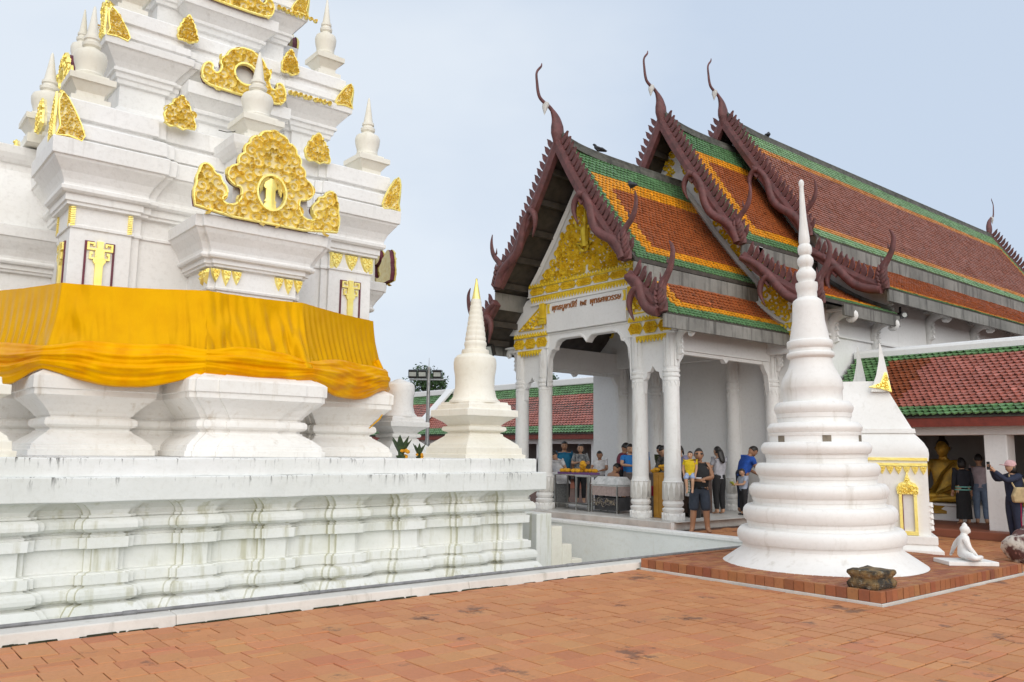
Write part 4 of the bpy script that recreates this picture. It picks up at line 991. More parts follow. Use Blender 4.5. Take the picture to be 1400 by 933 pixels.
def barge(x, up_pts, lo_pts, par, waves=True, sc=1):
    global FIN
    for s in (-1, 1):
        bo = None
        for idx, pts in enumerate((up_pts, lo_pts)):
            if not pts: continue
            f, L = polyline(pts); qq = MB(); n = max(4, int(L/.22)); R = []
            for i in range(n+1):
                y, z = f(L*i/n); y2, z2 = f(min(L, L*i/n+.02)); y1, z1 = f(max(0, L*i/n-.02))
                ty, tz = y2-y1, z2-z1; l = hypot(ty, tz); ny, nz = -tz/l, ty/l
                if nz < 0: ny, nz = -ny, -nz
                y0, z0 = y+ny*.05*sc, z+nz*.05*sc; yb, zb = y-ny*.19*sc, z-nz*.19*sc
                R.append([(x-.10, s*y0, z0), (x-.13, s*(y0*.6+yb*.4), z0*.6+zb*.4), (x-.10, s*yb, zb), (x+.04, s*yb, zb), (x+.04, s*y0, z0)])
            qq.rings(R)
            o = qq.build('bargeboard', MT['barge'], par, bevel=0)
            if waves and (idx or True):
                qq = MB(); w = []; m = 26; st = .42 if idx == 0 else 0
                for i in range(m+1):
                    t = st+(1-st)*i/m; y, z = f(L*t); y2, z2 = f(min(L, L*t+.02)); y1, z1 = f(max(0, L*t-.02)); ty, tz = y2-y1, z2-z1; l = hypot(ty, tz); ny, nz = -tz/l, ty/l
                    if nz < 0: ny, nz = -ny, -nz
                    o_ = -.12+.11*sin((t-st)/(1-st)*pi*(3.0 if idx == 0 else 2))
                    w.append((x-.11, s*(y+ny*o_*sc), z+nz*o_*sc))
                qq.tube(w, [.06+.065*min(1, 3*i/m) for i in range(m+1)], 8, ref=(1, 0, 0), flat=(.9, .8))
                # hooked drop under the serpent
                i0 = 2 if idx == 0 else 11; b = Vector(w[i0])
                dr = [b, b+Vector((-.02, -s*.10, .02)), b+Vector((-.03, -s*.24, -.12)), b+Vector((-.03, -s*.27, -.34)), b+Vector((-.02, -s*.20, -.55)), b+Vector((-.01, -s*.15, -.66))]
                qq.tube(catmull(dr, 3), [.11, .12, .125, .12, .115, .11, .105, .10, .09, .08, .065, .05, .04, .03, .02, .012], 7, ref=(1, 0, 0), flat=(.7, .8))
                qq.tube([b+Vector((0, -s*.12, -.08)), b+Vector((-.02, -s*.03, -.2)), b+Vector((0, s*.03, -.14))], [.05, .04, .015], 6, ref=(1, 0, 0))
                qq.build('serpent_body', MT['barge'], o, smooth=True, angle=60)
            nf = int(L/.185)
            for i in range(nf):
                if i == nf-1 and idx: continue
                t = (i+.6)/nf; y, z = f(L*t); y2, z2 = f(min(L, L*t+.03)); y1, z1 = f(max(0, L*t-.03)); ty, tz = y2-y1, z2-z1; l = hypot(ty, tz); ny, nz = -tz/l, ty/l
                if nz < 0: ny, nz = -ny, -nz
                if FIN is None:
                    k = MB(); F_ = [(-.05, -.02), (.075, -.02), (.08, .08), (.05, .17), (.0, .24), (-.06, .28), (-.11, .34), (-.11, .26), (-.08, .14)]
                    k.slab([F_], lambda u, v, d: Vector((d, u, v)), -.035, .035); FIN = k.build('fin', MT['barge'], o); ob = FIN
                else: ob = FIN.copy(); COL.objects.link(ob); ob.parent = o
                U = Vector((0, s*ty/l, tz/l)); Vv = Vector((0, s*ny, nz)); Mx = Matrix((( 1, U.x, Vv.x), (0, U.y, Vv.y), (0, U.z, Vv.z))).to_4x4()
                Mx.translation = (x-.03, s*(y+ny*.04*sc), z+nz*.04*sc); ob.matrix_local = Mx @ Matrix.Scale(.92*sc, 4)
            ye, ze = f(L); horn(par, x-.05, ye, ze, s, HH1 if idx == 0 else HH2, sc)
CH = [(-.0, -.15), (-.013, .034), (-.039, .185), (-.051, .341), (-.093, .528), (-.222, .71), (-.376, .805), (-.512, .852), (-.623, .93), (-.68, 1.08), (-.705, 1.25), (-.728, 1.45), (-.70, 1.56), (-.64, 1.64), (-.575, 1.72), (-.56, 1.8)]
CR = [.12, .17, .195, .185, .13, .06, .05, .05, .048, .045, .04, .034, .03, .03, .026, .012]
def chofa(x, z, par, sc=1, flip=1, sy=1):
    qq = MB(); pts = catmull([(x+flip*a*sc, 0, z+b*sc*sy) for a, b in CH], 3); n = len(pts); rad = []
    for i in range(n):
        t = i/(n-1)*(len(CR)-1); k = min(int(t), len(CR)-2); rad.append((CR[k]*(1-t+k)+CR[k+1]*(t-k))*sc)
    qq.tube(pts, rad, 8, ref=(0, 1, 0), flat=(1, .62)); o = qq.build('roof_finial', MT['barge'], par, smooth=True, angle=70)
    qq = MB(); b = Vector((x-flip*.40*sc, 0, z+.79*sc*sy)); qq.tube([b+Vector((flip*.04, 0, .05)), b+Vector((-flip*.02, 0, .02))*sc, b+Vector((-flip*.05, 0, -.08))*sc, b+Vector((-flip*.065, 0, -.26))*sc], [.05*sc, .085*sc, .07*sc, .006], 8, ref=(0, 1, 0))
    qq.build('finial_beak', MT['stucco'], o, smooth=True)
def ridge(xa, xb, z, par, rise=.25):
    qq = MB(); R = []; n = 24
    for i in range(n+1):
        t = i/n; x = xa+(xb-xa)*t; zz = z+rise*math.exp(-t*(xb-xa)/.55)
        R.append([(x, -.17, zz-.17), (x, -.15, zz-.04), (x, -.10, zz-.02), (x, -.10, zz+.06), (x, -.04, zz+.10), (x, .04, zz+.10), (x, .10, zz+.06), (x, .15, zz-.04), (x, .17, zz-.17)])
    qq.rings(R); return qq.build('ridge_cap', MT['ridge'], par)
def band(xa, xb, y, z0, z1, par, t=.06, mat='fascia', name='eave_fascia'):
    for s in (-1, 1):
        qq = MB(); qq.box(xa, xb, min(s*y, s*(y+t)), max(s*y, s*(y+t)), z0, z1); qq.build(name, MT[mat], par, bevel=.006)
    return
# roof over the porch
U1 = [(0.06, 8.95), (.6, 8.06), (1.2, 7.2), (1.8, 6.43), (2.42, 5.76)]; D1 = [(2.40, 5.33), (2.8, 4.86), (3.25, 4.46)]
deck(13.0, 17.6, U1, vh); deck(13.0, 17.6, D1, vh); purlins(13.02, 14.0, U1, vh, 5); purlins(13.02, 14.0, D1, vh, 2)
roof_tiles('roof_tiles', 13.06, 17.5, U1, bands(True, False, (.80, .38), (.36, .32), .62, .40), vh, seed=1)
roof_tiles('roof_tiles', 13.06, 17.75, D1, bands(True, False, None, (.28, .30), .55, .36), vh, seed=2)
ridge(13.0, 17.6, 8.97, vh); chofa(13.0, 9.05, vh)
barge(13.0, [(0.05, 9.02), (.55, 8.16), (1.15, 7.22), (1.75, 6.42), (2.25, 5.82)], [(2.33, 5.42), (2.75, 4.98), (3.22, 4.55)], vh)
band(13.0, 17.55, 2.36, 5.22, 5.66, vh, .05, name='tier_band'); band(12.95, 17.9, 3.2, 4.14, 4.42, vh, .06)
# roof two
U2 = [(0.06, 10.55), (.6, 9.62), (1.2, 8.68), (1.8, 7.78), (2.45, 6.84)]; D2 = [(2.42, 6.42), (3.0, 5.95), (3.7, 5.5), (4.45, 5.12)]
deck(16.85, 20.3, U2, vh); deck(16.85, 20.62, D2, vh); purlins(16.87, 17.5, U2, vh, 4)
roof_tiles('roof_tiles', 16.92, 20.25, U2, bands(True, False, (.80, .38), (.36, .32), .62, .40), vh, seed=3)
roof_tiles('roof_tiles', 16.92, 20.6, D2, bands(True, False, None, (.28, .22), .5, .3), vh, seed=4)
ridge(16.85, 20.3, 10.57, vh); chofa(16.85, 10.65, vh)
barge(16.85, [(0.05, 10.62), (.55, 9.74), (1.2, 8.70), (1.9, 7.62), (2.5, 6.78)], [(2.55, 6.42), (3.1, 5.92), (3.8, 5.42), (4.5, 5.02)], vh)
band(16.85, 20.3, 2.40, 6.3, 6.74, vh, .05, name='tier_band'); band(17.9, 20.62, 4.4, 4.80, 5.07, vh, .06)
# main hall roof
U3 = [(0.06, 11.32), (.7, 10.32), (1.4, 9.25), (2.1, 8.25), (2.82, 7.33)]; D3 = [(2.80, 6.95), (3.4, 6.47), (4.0, 6.05), (4.65, 5.66)]
XE = 39.0
deck(19.67, XE, U3, vh); deck(19.67, XE, D3, vh); purlins(19.7, 20.3, U3, vh, 4)
roof_tiles('roof_tiles', 19.75, XE, U3, bands(False, True, (.72, .34), (.36, .34), pal=(GRN2, ORG2, RED2)), vh, seed=5, tw_=.15, th=.125)
roof_tiles('roof_tiles', 19.75, XE, D3, bands(False, False, None, (.16, .2), pal=(GRN, ORG2, RED)), vh, seed=6, tw_=.15, th=.125)
ridge(19.67, XE, 11.34, vh); chofa(19.67, 11.35, vh); chofa(XE+.1, 11.45, vh, .95, -1)
barge(19.67, [(0.05, 11.40), (.7, 10.34), (1.4, 9.28), (2.1, 8.24), (2.62, 7.45)], [(2.7, 6.98), (3.4, 6.42), (4.0, 6.02), (4.6, 5.72)], vh)
barge(XE+.12, [(0.05, 11.40), (.7, 10.34), (1.4, 9.28), (2.1, 8.24), (2.62, 7.45)], [(2.7, 6.98), (3.4, 6.42), (4.0, 6.02), (4.6, 5.72)], vh, waves=False)
band(19.7, XE, 2.78, 6.96, 7.22, vh, .05, mat='hallband', name='tier_band') if 'hallband' in MT else band(19.7, XE, 2.78, 6.85, 7.28, vh, .05, name='tier_band')
band(19.7, XE, 4.6, 5.33, 5.62, vh, .06)
# gables
def gable(x, L, mat, t, name): 
    qq = MB(); qq.slab([L+[(-a, b) for a, b in L[::-1] if a > 0]], yz(x), -t, 0); return qq.build(name, mat, vh)
G1 = [(0, 8.82), (.6, 7.95), (1.2, 7.1), (1.8, 6.34), (2.3, 5.75), (2.3, 5.84), (0, 5.84)]
GL = [(0, 8.75), (.6, 7.88), (1.2, 7.02), (1.8, 6.25), (2.22, 5.84)]
q = MB(); q.slab([[(-a, b) for a, b in GL[:0:-1]]+GL], yz(13.97), -.1, 0); gb = q.build('pediment_field', MT['hall'], vh)
FLD = [(0, 8.3), (.5, 7.6), (1.0, 6.88), (1.45, 6.3), (1.75, 5.88)]; FLD = [(-a, b) for a, b in FLD[:0:-1]]+FLD
q = MB(); r = random.Random(77); Pq = yz(13.97)
for k in range(4):                          # rows of big foliage scrolls
    z = 6.13+k*.44; n = [6, 5, 3, 2][k]; hw = 1.55-.42*k
    for i in range(n):
        u = -hw+.17+(2*hw-.34)*i/(n-1) if n > 1 else 0
        if abs(u) < .12 and k in (1, 2): continue
        curl(q, Pq, u, z, .19, 1.5, r.uniform(0, 6), 0, .07, .05, n=16, hand=1 if u > 0 else -1); curl(q, Pq, u, z, .21, .6, r.uniform(0, 6), 0, .06, .035, hand=-1)
scrolls(q, Pq, [FLD], 95, .05, .13, 0, .07, r, wid=.27, sym=True); q.build('carved_foliage', MT['goldp'], gb)
q = MB(); q.tube([(13.93, 0, 6.6), (13.9, 0, 6.75), (13.88, 0, 6.98), (13.9, 0, 7.12)], [.12, .10, .12, .06], 8, ref=(0, 1, 0)); q.lathe([(7.12, .03), (7.18, .07), (7.27, .075), (7.34, .05), (7.4, .03), (7.55, .01)], 10, (13.89, 0, 0))
for s in (-1, 1): q.tube([(13.9, s*.1, 7.05), (13.88, s*.28, 7.1), (13.87, s*.34, 7.32)], [.05, .045, .03], 6); q.tube([(13.9, s*.06, 6.62), (13.84, s*.22, 6.66), (13.86, s*.12, 6.5), (13.88, s*.02, 6.46)], [.07, .06, .05, .03], 6)
q.build('deity_relief', MT['goldp'], gb, smooth=True)
q = MB(); 
for s in (-1, 1):
    Lr = [(s*.0, 8.62), (s*.6, 7.74), (s*1.2, 6.9), (s*1.75, 6.2), (s*2.05, 5.86)]; q.tube([(13.93, a, b) for a, b in Lr], .075, 4, ref=(1, 0, 0))
q.build('raking_moulding', MT['hall'], gb)
G2 = [(0, 10.45), (1.2, 8.58), (2.45, 6.74), (2.45, 6.4), (3.0, 5.86), (3.8, 5.3), (3.8, 4.0)]
q = MB(); q.slab([[(-a, b) for a, b in G2[:0:-1]]+G2], yz(17.55), -.2, 0); g2 = q.build('gable_wall', MT['hall'], vh)
q = MB(); 
for s in (-1, 1):
    S1 = [(s*.15, 10.15), (s*1.2, 8.5), (s*2.3, 6.85), (s*2.38, 5.9), (s*1.9, 6.4), (s*1.2, 7.5), (s*.1, 9.3)]; scrolls(q, yz(17.55), [S1], 60, .07, .12, 0, .07, random.Random(5), wid=.36)
    S2 = [(s*2.5, 6.2), (s*3.7, 5.25), (s*3.7, 4.75), (s*2.5, 4.9)]; scrolls(q, yz(17.55), [S2], 34, .07, .12, 0, .07, random.Random(6), wid=.36)
q.build('carved_foliage', MT['goldp'], g2)
leafrow('leaf_row', 17.54, -3.75, -2.45, 4.72, .15, par=g2); diamonds('d', 17.545, -3.75, -2.45, 4.3, 4.52, 4, par=g2)
for s in (-1, 1):
    q = MB(); q.tube([(17.48, s*.2, 8.78), (17.47, s*1.2, 7.34), (17.46, s*1.9, 6.42), (17.45, s*2.5, 5.72)], .08, 4, ref=(1, 0, 0)); q.tube([(17.46, s*2.4, 5.3), (17.5, s*2.9, 4.86), (17.6, s*3.3, 4.58)], .07, 4, ref=(1, 0, 0)); q.build('flashing', MT['lime'], vh)
G3 = [(0, 11.2), (1.4, 9.15), (2.82, 7.22), (2.82, 6.9), (3.4, 6.4), (4.35, 5.78), (4.35, 5.4), (3.8, 5.2), (3.8, 5.0)]
q = MB(); q.slab([[(-a, b) for a, b in G3[:0:-1]]+G3], yz(20.35), -.25, 0); q.build('gable_wall', MT['hall'], vh)
q = MB(); q.tube(catmull([(20.27, -2.5, 6.44), (20.26, -3.0, 6.03), (20.26, -3.7, 5.57), (20.27, -4.48, 5.2)], 4), .06, 6); q.build('flashing', MT['fascia'], vh)
for s in (-1, 1):
    q = MB(); q.tube([(20.28, s*.25, 10.35), (20.27, s*1.2, 8.86), (20.26, s*2.45, 6.98)], .07, 4, ref=(1, 0, 0)); q.build('flashing', MT['lime'], vh)
# small flood light at the left eave and a camera under the right eave
fl = thing('eave_floodlight', 'small square floodlight fixed under the left lower tip of the porch roof', 'light', (13.25, YC+2.95, 4.28), radians(15))
MT['black'] = simple('black_metal', (.02, .02, .022, 1), .45); MT['lampglass'] = simple('lamp_glass', (.55, .58, .55, 1), .15)
q = MB(); q.box(-.1, .05, -.16, .16, -.2, .1); q.build('housing', MT['black'], fl, bevel=.01); q = MB(); q.box(-.112, -.101, -.13, .13, -.17, .07); q.build('lamp_glass', MT['lampglass'], fl)
q = MB(); q.box(-.02, .02, -.02, .02, .1, .35); q.build('arm', MT['black'], fl); fl.rotation_euler = (0, radians(-25), radians(20))
cm_ = thing('security_camera', 'small black security camera under the tip of the middle roof above the shrine', 'camera', (21.1, YC-4.25, 5.15), .4)
q = MB(); q.tube([(0, 0, .25), (0, 0, .1)], .03, 6); q.build('mount', MT['black'], cm_); q = MB(); q.tube([(-.22, -.1, 0), (.12, .05, .03)], .09, 10); q.build('housing', MT['black'], cm_, smooth=True); q = MB(); q.tube([(-.235, -.107, 0), (-.222, -.101, 0)], .06, 10); q.build('lens', MT['lampglass'], cm_)
# wooden carved piece by the left column
wp = thing('carved_gable_piece', 'brown carved wooden serpent piece leaning by the left porch column', 'carving', (13.95, YC+2.95, .17), .3)
q = MB(); q.tube([(0, -.25, .06), (0, 0, .1), (0, .12, .25), (0, .2, .5), (0, .26, .72)], [.1, .11, .1, .07, .015], 8, ref=(1, 0, 0))
for k in range(5): q.tube([(0, -.2+.09*k, .1+.06*k), (-.05, -.26+.09*k, .2+.06*k), (-.04, -.22+.09*k, .3+.05*k)], [.05, .04, .005], 6, ref=(1, 0, 0))
q.build('serpent', simple('brown_carved_wood', (.12, .05, .025, 1), .6, c2=(.05, .02, .01, 1)), wp, smooth=True)
# pigeons on the ridges
MT['pigeon'] = simple('dark_feathers', (.035, .037, .045, 1), .6, var=.3)
def bird(label, x, y, z, rz):
    b = thing('pigeon', label, 'bird', (x, y, z), rz)
    q = MB(); q.tube([(-.2, 0, .06), (-.1, 0, .1), (0, 0, .12), (.07, 0, .17), (.09, 0, .22), (.12, 0, .235), (.15, 0, .228)], [.015, .05, .07, .05, .035, .032, .004], 8, ref=(0, 1, 0)); q.build('body', MT['pigeon'], b, smooth=True)
    for s in (-1, 1): q = MB(); q.tube([(.04, s*.055, .14), (-.08, s*.06, .11), (-.22, s*.02, .07)], [.02, .035, .005], 6); q.build('wing', MT['pigeon'], b, smooth=True); q = MB(); q.tube([(0, s*.025, .07), (.01, s*.025, 0)], .008, 5); q.build('leg', MT['pigeon'], b)
bird('dark pigeon perched on the ridge of the lowest porch roof', 14.37, YC, 9.06, 2.5)
bird('dark pigeon perched on the ridge of the topmost main roof', 21.95, YC, 11.42, .4)
bird('pigeon sitting on the tip of the porch roof horn', 12.92, YC-2.42, 7.2, 1.2)
bird('pigeon on the white flashing between the middle and main roofs', 20.1, YC-1.4, 8.72, 2.0)

# ------------------------------------------------------------------ cloisters
CG, CR_ = (.12, .25, .10), (.42, .145, .11)
def cl_bands(top, bot, patch=None):
    def f(dl, dr, s, L, rg):
        if s < top or L-s < bot: return jit(CG, .25)
        if patch and dl < patch: return (.27, .075, .03)
        return CR_
    return f
cr = thing('right_cloister', 'white columned cloister with green and red fish-scale roof behind the gate', 'cloister', (17.0, 0, 0))
cr.name = 'cloister'
# local x away from the courtyard; y along
YA, YB = -12, 10.2
MT['clo_floor'] = simple('red_cement_floor', (.30, .10, .055, 1), .6, c2=(.22, .075, .04, 1), sc=2)
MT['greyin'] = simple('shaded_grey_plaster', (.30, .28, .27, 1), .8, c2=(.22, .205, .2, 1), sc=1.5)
q = MB(); q.box(.35, 5.2, YA, YB, -.015, .155); q.build('floor_slab', MT['clo_floor'], cr, bevel=.02)
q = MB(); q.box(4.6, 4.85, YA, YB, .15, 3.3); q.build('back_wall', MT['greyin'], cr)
for y in [6.52-3.55*k for k in range(5)]+[6.52+3.4]:
    if y > 10: continue
    q = MB(); q.box(.72, 1.12, y-.21, y+.21, .15, 2.02); q.build('column', MT['hall'], cr, bevel=.02)
q = MB(); q.box(.70, 1.14, YA, YB, 2.02, 2.2); q.build('beam', MT['hall'], cr, bevel=.01)
q = MB(); q.box(2.6, 4.59, YA, YB, .152, .48); q.box(2.55, 4.6, YA, YB, .481, .53); q.build('statue_bench', MT['hall'], cr, bevel=.01)
q = MB(); q.box(.38, .45, YA, YB, 2.18, 2.36); q.build('eave_board', MT['redfascia'], cr)
q = MB(); q.box(.46, 4.6, YA, YB, 2.36, 2.4); q.build('soffit', MT['wood'], cr)
RA = [(-2.5, 4.02), (-1.2, 3.02), (-.33, 2.42)]       # slope towards the courtyard, in (-x, z)
q = MB(); R = []
for y in (YA, YB): R.append([(2.5, y, 3.99), (1.2, y, 2.99), (.36, y, 2.38), (.36, y, 2.36), (2.5, y, 3.9)])
q.rings(R); R = []
for y in (YA, YB): R.append([(2.5, y, 4.02), (4.9, y, 2.4), (4.9, y, 2.3), (2.5, y, 3.9)])
q.rings(R); q.build('roof_deck', MT['wood'], cr)
# tiles: built with x along the roof, then turned by the parent frame
def cloister_tiles(par, rz, loc, xa, xb, pts, colf, seed, tw_, th, lift):
    e = bpy.data.objects.new('tile_frame', None)
    o = roof_tiles('roof_tiles', xa, xb, pts, colf, None, side=1, seed=seed, tw_=tw_, th=th, lift=lift)
    bpy.data.objects.remove(e); o.parent = par; o.location = loc; o.rotation_euler = (0, 0, rz); return o
# roof_tiles slopes towards +y (side=1); rotate by +90 so that +y -> -x
cloister_tiles(cr, pi/2, (2.5, 0, 0), YA, YB-.0, [(0, 4.02), (1.3, 3.02), (2.17, 2.42)], lambda dl, dr, s, L, rg: jit(CG, .25) if s < .40 or L-s < .36 or dr < .95 else ((.27, .075, .03) if dr < 1.75+.15*rg.random() else CR_), 12, .135, .115, .03)
q = MB(); q.tube([(2.5, YA, 4.06), (2.5, 0, 4.06), (2.5, YB, 4.02)], .12, 8, flat=(1.1, 1)); q.box(2.36, 2.64, YA, YB, 3.94, 4.06); q.build('ridge_cap', MT['hall'], cr, smooth=True)
cb = thing('cloister', 'distant cloister with red and green roof seen between the terrace and the porch', 'cloister', (26.0, 0, 0))
YA2, YB2 = 21, 62
q = MB(); q.box(-.3, 5, YA2, YB2, -.015, .2); q.build('floor_slab', MT['clo_floor'], cb)
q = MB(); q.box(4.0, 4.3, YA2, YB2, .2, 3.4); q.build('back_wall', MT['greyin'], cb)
for k in range(11): q = MB(); q.box(.4, .85, YA2+1.2+3.7*k, YA2+1.65+3.7*k, .2, 1.95); q.build('column', MT['hall'], cb)
q = MB(); q.box(.35, .9, YA2, YB2, 1.95, 2.16); q.build('beam', MT['hall'], cb); q = MB(); q.box(-.05, .05, YA2, YB2, 2.16, 2.44); q.build('eave_board', MT['redfascia'], cb)
q = MB(); q.box(.06, 4.3, YA2, YB2, 2.44, 2.48); q.build('soffit', MT['wood'], cb)
q = MB(); R = []
for y in (YA2, YB2): R.append([(2.6, y, 4.95), (-.1, y, 2.42), (-.1, y, 2.38), (2.6, y, 4.85)])
q.rings(R); R = []
for y in (YA2, YB2): R.append([(2.6, y, 4.97), (5.2, y, 2.45), (5.2, y, 2.35), (2.6, y, 4.85)])
q.rings(R); q.build('roof_deck', MT['wood'], cb)
cloister_tiles(cb, pi/2, (2.6, 0, 0), YA2, YB2, [(0, 4.97), (1.35, 3.66), (2.72, 2.44)], lambda dl, dr, s, L, rg: jit(CG, .25) if s < .85 or L-s < .55 else CR_, 13, .2, .17, .035)
q = MB(); q.box(2.42, 2.78, YA2, YB2, 4.88, 5.22); q.build('ridge_cap', MT['hall'], cb, bevel=.05)
q = MB(); yv = 40.2
q.rings([[(2.4, yv-.35, 5.05), (2.4, yv+.35, 5.05), (2.4, yv+.35, 5.2), (2.4, yv-.35, 5.2)], [(-.15, yv-.35, 2.44), (-.15, yv+.35, 2.44), (-.15, yv+.35, 2.62), (-.15, yv-.35, 2.62)]]); q.build('verge_rib', MT['hall'], cb)

# ------------------------------------------------------------------ white niche shrine behind the tall chedi
gt = thing('niche_shrine', 'white shrine with flared roof, gilded false window and horned corner behind the tall chedi', 'shrine', (13.82, 7.26, 0), radians(-90+25.5))
# local: front towards -y (the viewer), x to the right
gt.rotation_euler.z = AZ - pi/2 - radians(21)
HWB = .97
q = MB(); mould(q, rect(HWB+.16, HWB*.8+.16), [(-.015, 0), (.12, 0), (.13, -.03), (.2, -.1), (.205, -.07), (.33, -.07), (.34, -.16)]); q.build('foot', MT['chedi'], gt, bevel=.01)
q = MB(); mould(q, rect(HWB, HWB*.8), [(.33, 0), (1.50, 0), (1.51, .02), (1.62, .03), (1.70, .02), (1.80, -.03), (1.90, -.11), (1.955, -.16), (1.96, -.13), (2.03, -.14), (2.035, -.18), (2.3, -.31), (2.6, -.45), (2.72, -.50), (2.85, -.52)]); q.build('body', MT['chedi'], gt, smooth=True, angle=25)
Pf = frame((0, -HWB*.8, 0), (1, 0, 0), (0, 0, 1), (0, -1, 0))
q = MB(); q.slab([[(-HWB, 1.515), (HWB, 1.515), (HWB, 1.56), (-HWB, 1.56)]], Pf, -.01, .035); q.slab([[(-HWB, 1.43), (HWB, 1.43), (HWB, 1.475), (-HWB, 1.475)]], Pf, -.01, .03); q.build('gold_band', MT['gold'], gt)
q = MB(); n = 16
for i in range(n): petal(q, Pf, -HWB+(i+.5)*2*HWB/n, 1.43, 2*HWB/n*.95, .14, 0, .03)
q.build('gold_frieze', MT['gold'], gt)
for u in (.66, -.66):
    q = MB()
    for a, b in ((-.13, -.085), (.085, .13)): q.slab([[(u+a, .34), (u+b, .34), (u+b, 1.0), (u+a, 1.0)]], Pf, -.01, .05)
    q.slab([[(u-.13, .34), (u+.13, .34), (u+.13, .40), (u-.13, .40)]], Pf, -.01, .055)
    Lw = [(u-.15, .98), (u-.16, 1.08), (u-.12, 1.15), (u-.05, 1.18), (u-.03, 1.24), (u, 1.34), (u+.03, 1.24), (u+.05, 1.18), (u+.12, 1.15), (u+.16, 1.08), (u+.15, .98)]
    q.slab([Lw[::-1]], Pf, -.01, .05); scrolls(q, Pf, [Lw], 24, .025, .045, .048, .03, random.Random(3)); q.build('window_frame', MT['gold'], gt)
    q = MB(); q.slab([[(u-.085, .40), (u-.07, .40), (u-.07, .98), (u-.085, .98)]], Pf, -.02, .045); q.build('reveal', MT['maroon'], gt)
def shrine_horn(x, y, mat, s=1.0):
    q = MB(); q.rings([[(x-.15*s, y-.15*s, 2.66), (x+.17*s, y-.15*s, 2.66), (x+.17*s, y+.15*s, 2.7), (x-.15*s, y+.15*s, 2.7)], [(x-.05, y-.1, 2.95), (x+.13, y-.1, 2.95), (x+.13, y+.08, 2.95), (x-.05, y+.08, 2.95)], [(x, y-.06, 3.2), (x+.09, y-.06, 3.2), (x+.09, y+.04, 3.2), (x, y+.04, 3.2)], [(x+.02, y-.02, 3.5), (x+.035, y-.02, 3.5), (x+.035, y, 3.5), (x+.02, y, 3.5)]])
    return q.build('horn', MT[mat], gt, smooth=True, angle=30)
shrine_horn(.36, -.24, 'chedi'); shrine_horn(.02, .2, 'stucco', .9)
q = MB(); Ph = frame((.36, -.405, 2.68), (1, 0, 0), (0, .3, 1), (0, -1, .3)); L = [(-.18, .06), (.0, .12), (.06, .26), (.1, .38), (.13, .2), (.17, -.03), (.0, .03)]; q.slab([L], Ph, -.02, .02); scrolls(q, Ph, [L], 12, .03, .05, .018, .025, random.Random(4)); q.build('gold_antefix', MT['gold'], gt)
for k in range(5): q = MB(); q.tube([(HWB-.02, -HWB*.8+.05, .44+.09*k), (HWB+.025, -HWB*.8+.03, .45+.09*k), (HWB+.03, -HWB*.8+.03, .50+.09*k)], [.05, .045, .02], 6); q.build('stucco_leaf', MT['chedi'], gt, smooth=True)
# ------------------------------------------------------------------ painted rocks at the right edge
n_ = NT('painted_rock'); c = n_.mix(n_.ramp(n_.noise(5, 5), .48, .58), (.10, .04, .035, 1), (.62, .58, .52, 1)); c = n_.mix(n_.ramp(n_.noise(9, 5), .6, .66), c, (.28, .13, .11, 1)); n_.col(c); n_.bump(n_.noise(12, 6), .7, .04); MT['rock'] = n_.fin(.8)
def rock(label, x, y, z, r, sz, seed):
    t = MB(); n = 18; R = []
    for i in range(11):
        th = pi*i/10; R.append([(r*sin(th)*cos(2*pi*j/n), r*sin(th)*sin(2*pi*j/n), -r*cos(th)) for j in range(n)])
    t.rings(R, cap0=False, cap1=False); o = t.build('rock', MT['rock'], None, smooth=True, angle=0)
    for v in o.data.vertices:
        p = v.co*2.2/r*.5+Vector((seed, 0, 0)); v.co = v.co*(1+.35*MN.noise(p)+.15*MN.noise(p*2.7)); v.co.z *= sz
    o.location = (x, y, z); return tag(o, label, 'rock')
rock('big dark rock blotched with white paint at the right edge', 14.32, 4.95, .2, .29, .95, 3)
rock('pinkish boulder top sitting behind the blotched rock at the right edge', 14.98, 4.95, .3, .33, .9, 8)
rock('low flat rock in front of the blotched rock at the right edge', 14.1, 4.6, .06, .24, .55, 12)

# ------------------------------------------------------------------ flood light mast and trees beyond the cloister
fp = thing('floodlight_mast', 'grey steel mast carrying three floodlights behind the terrace', 'lamp post', (12.0, 17.95, 0))
MT['steel'] = simple('galvanised_steel', (.42, .43, .44, 1), .4, .6, var=.15)
q = MB(); q.tube([(0, 0, 0), (0, 0, 2), (0, 0, 3.75)], [.055, .05, .045], 10); q.tube([(0, 0, 3.75), (0, 0, 4.0)], [.01, .004], 6); q.build('pole', MT['steel'], fp, smooth=True)
rgt = Vector((sin(AZ), -cos(AZ), 0))
q = MB(); q.tube([rgt*-.5+Vector((0, 0, 3.42)), rgt*.4+Vector((0, 0, 3.42))], .025, 6); q.build('crossbar', MT['steel'], fp)
for d in (-.42, -.17, .22):
    p = rgt*d+Vector((0, 0, 3.56)); f_ = Vector((-cos(AZ), -sin(AZ), -.25)).normalized(); u_ = f_.cross(rgt).normalized()
    if u_.z < 0: u_ = -u_
    Pq = lambda u, v, w_: p+rgt*u+u_*v+f_*w_
    q = MB(); q.slab([[(-.11, -.11), (.11, -.11), (.11, .11), (-.11, .11)]], Pq, -.08, .03); h = q.build('floodlight', MT['black'], fp)
    q = MB(); q.slab([[(-.09, -.05), (.09, -.05), (.09, .06), (-.09, .06)]], Pq, .031, .036); q.build('lamp_glass', MT['lampglass'], h)
MT['bark'] = simple('bark', (.07, .055, .04, 1), .9)
n_ = NT('tree_leaf'); a_ = n_.n('VertexColor'); a_.layer_name = 'tint'; n_.col(a_.outputs[0]); MT['tleaf'] = n_.fin(.55, 0, **{'Specular IOR Level': .3})
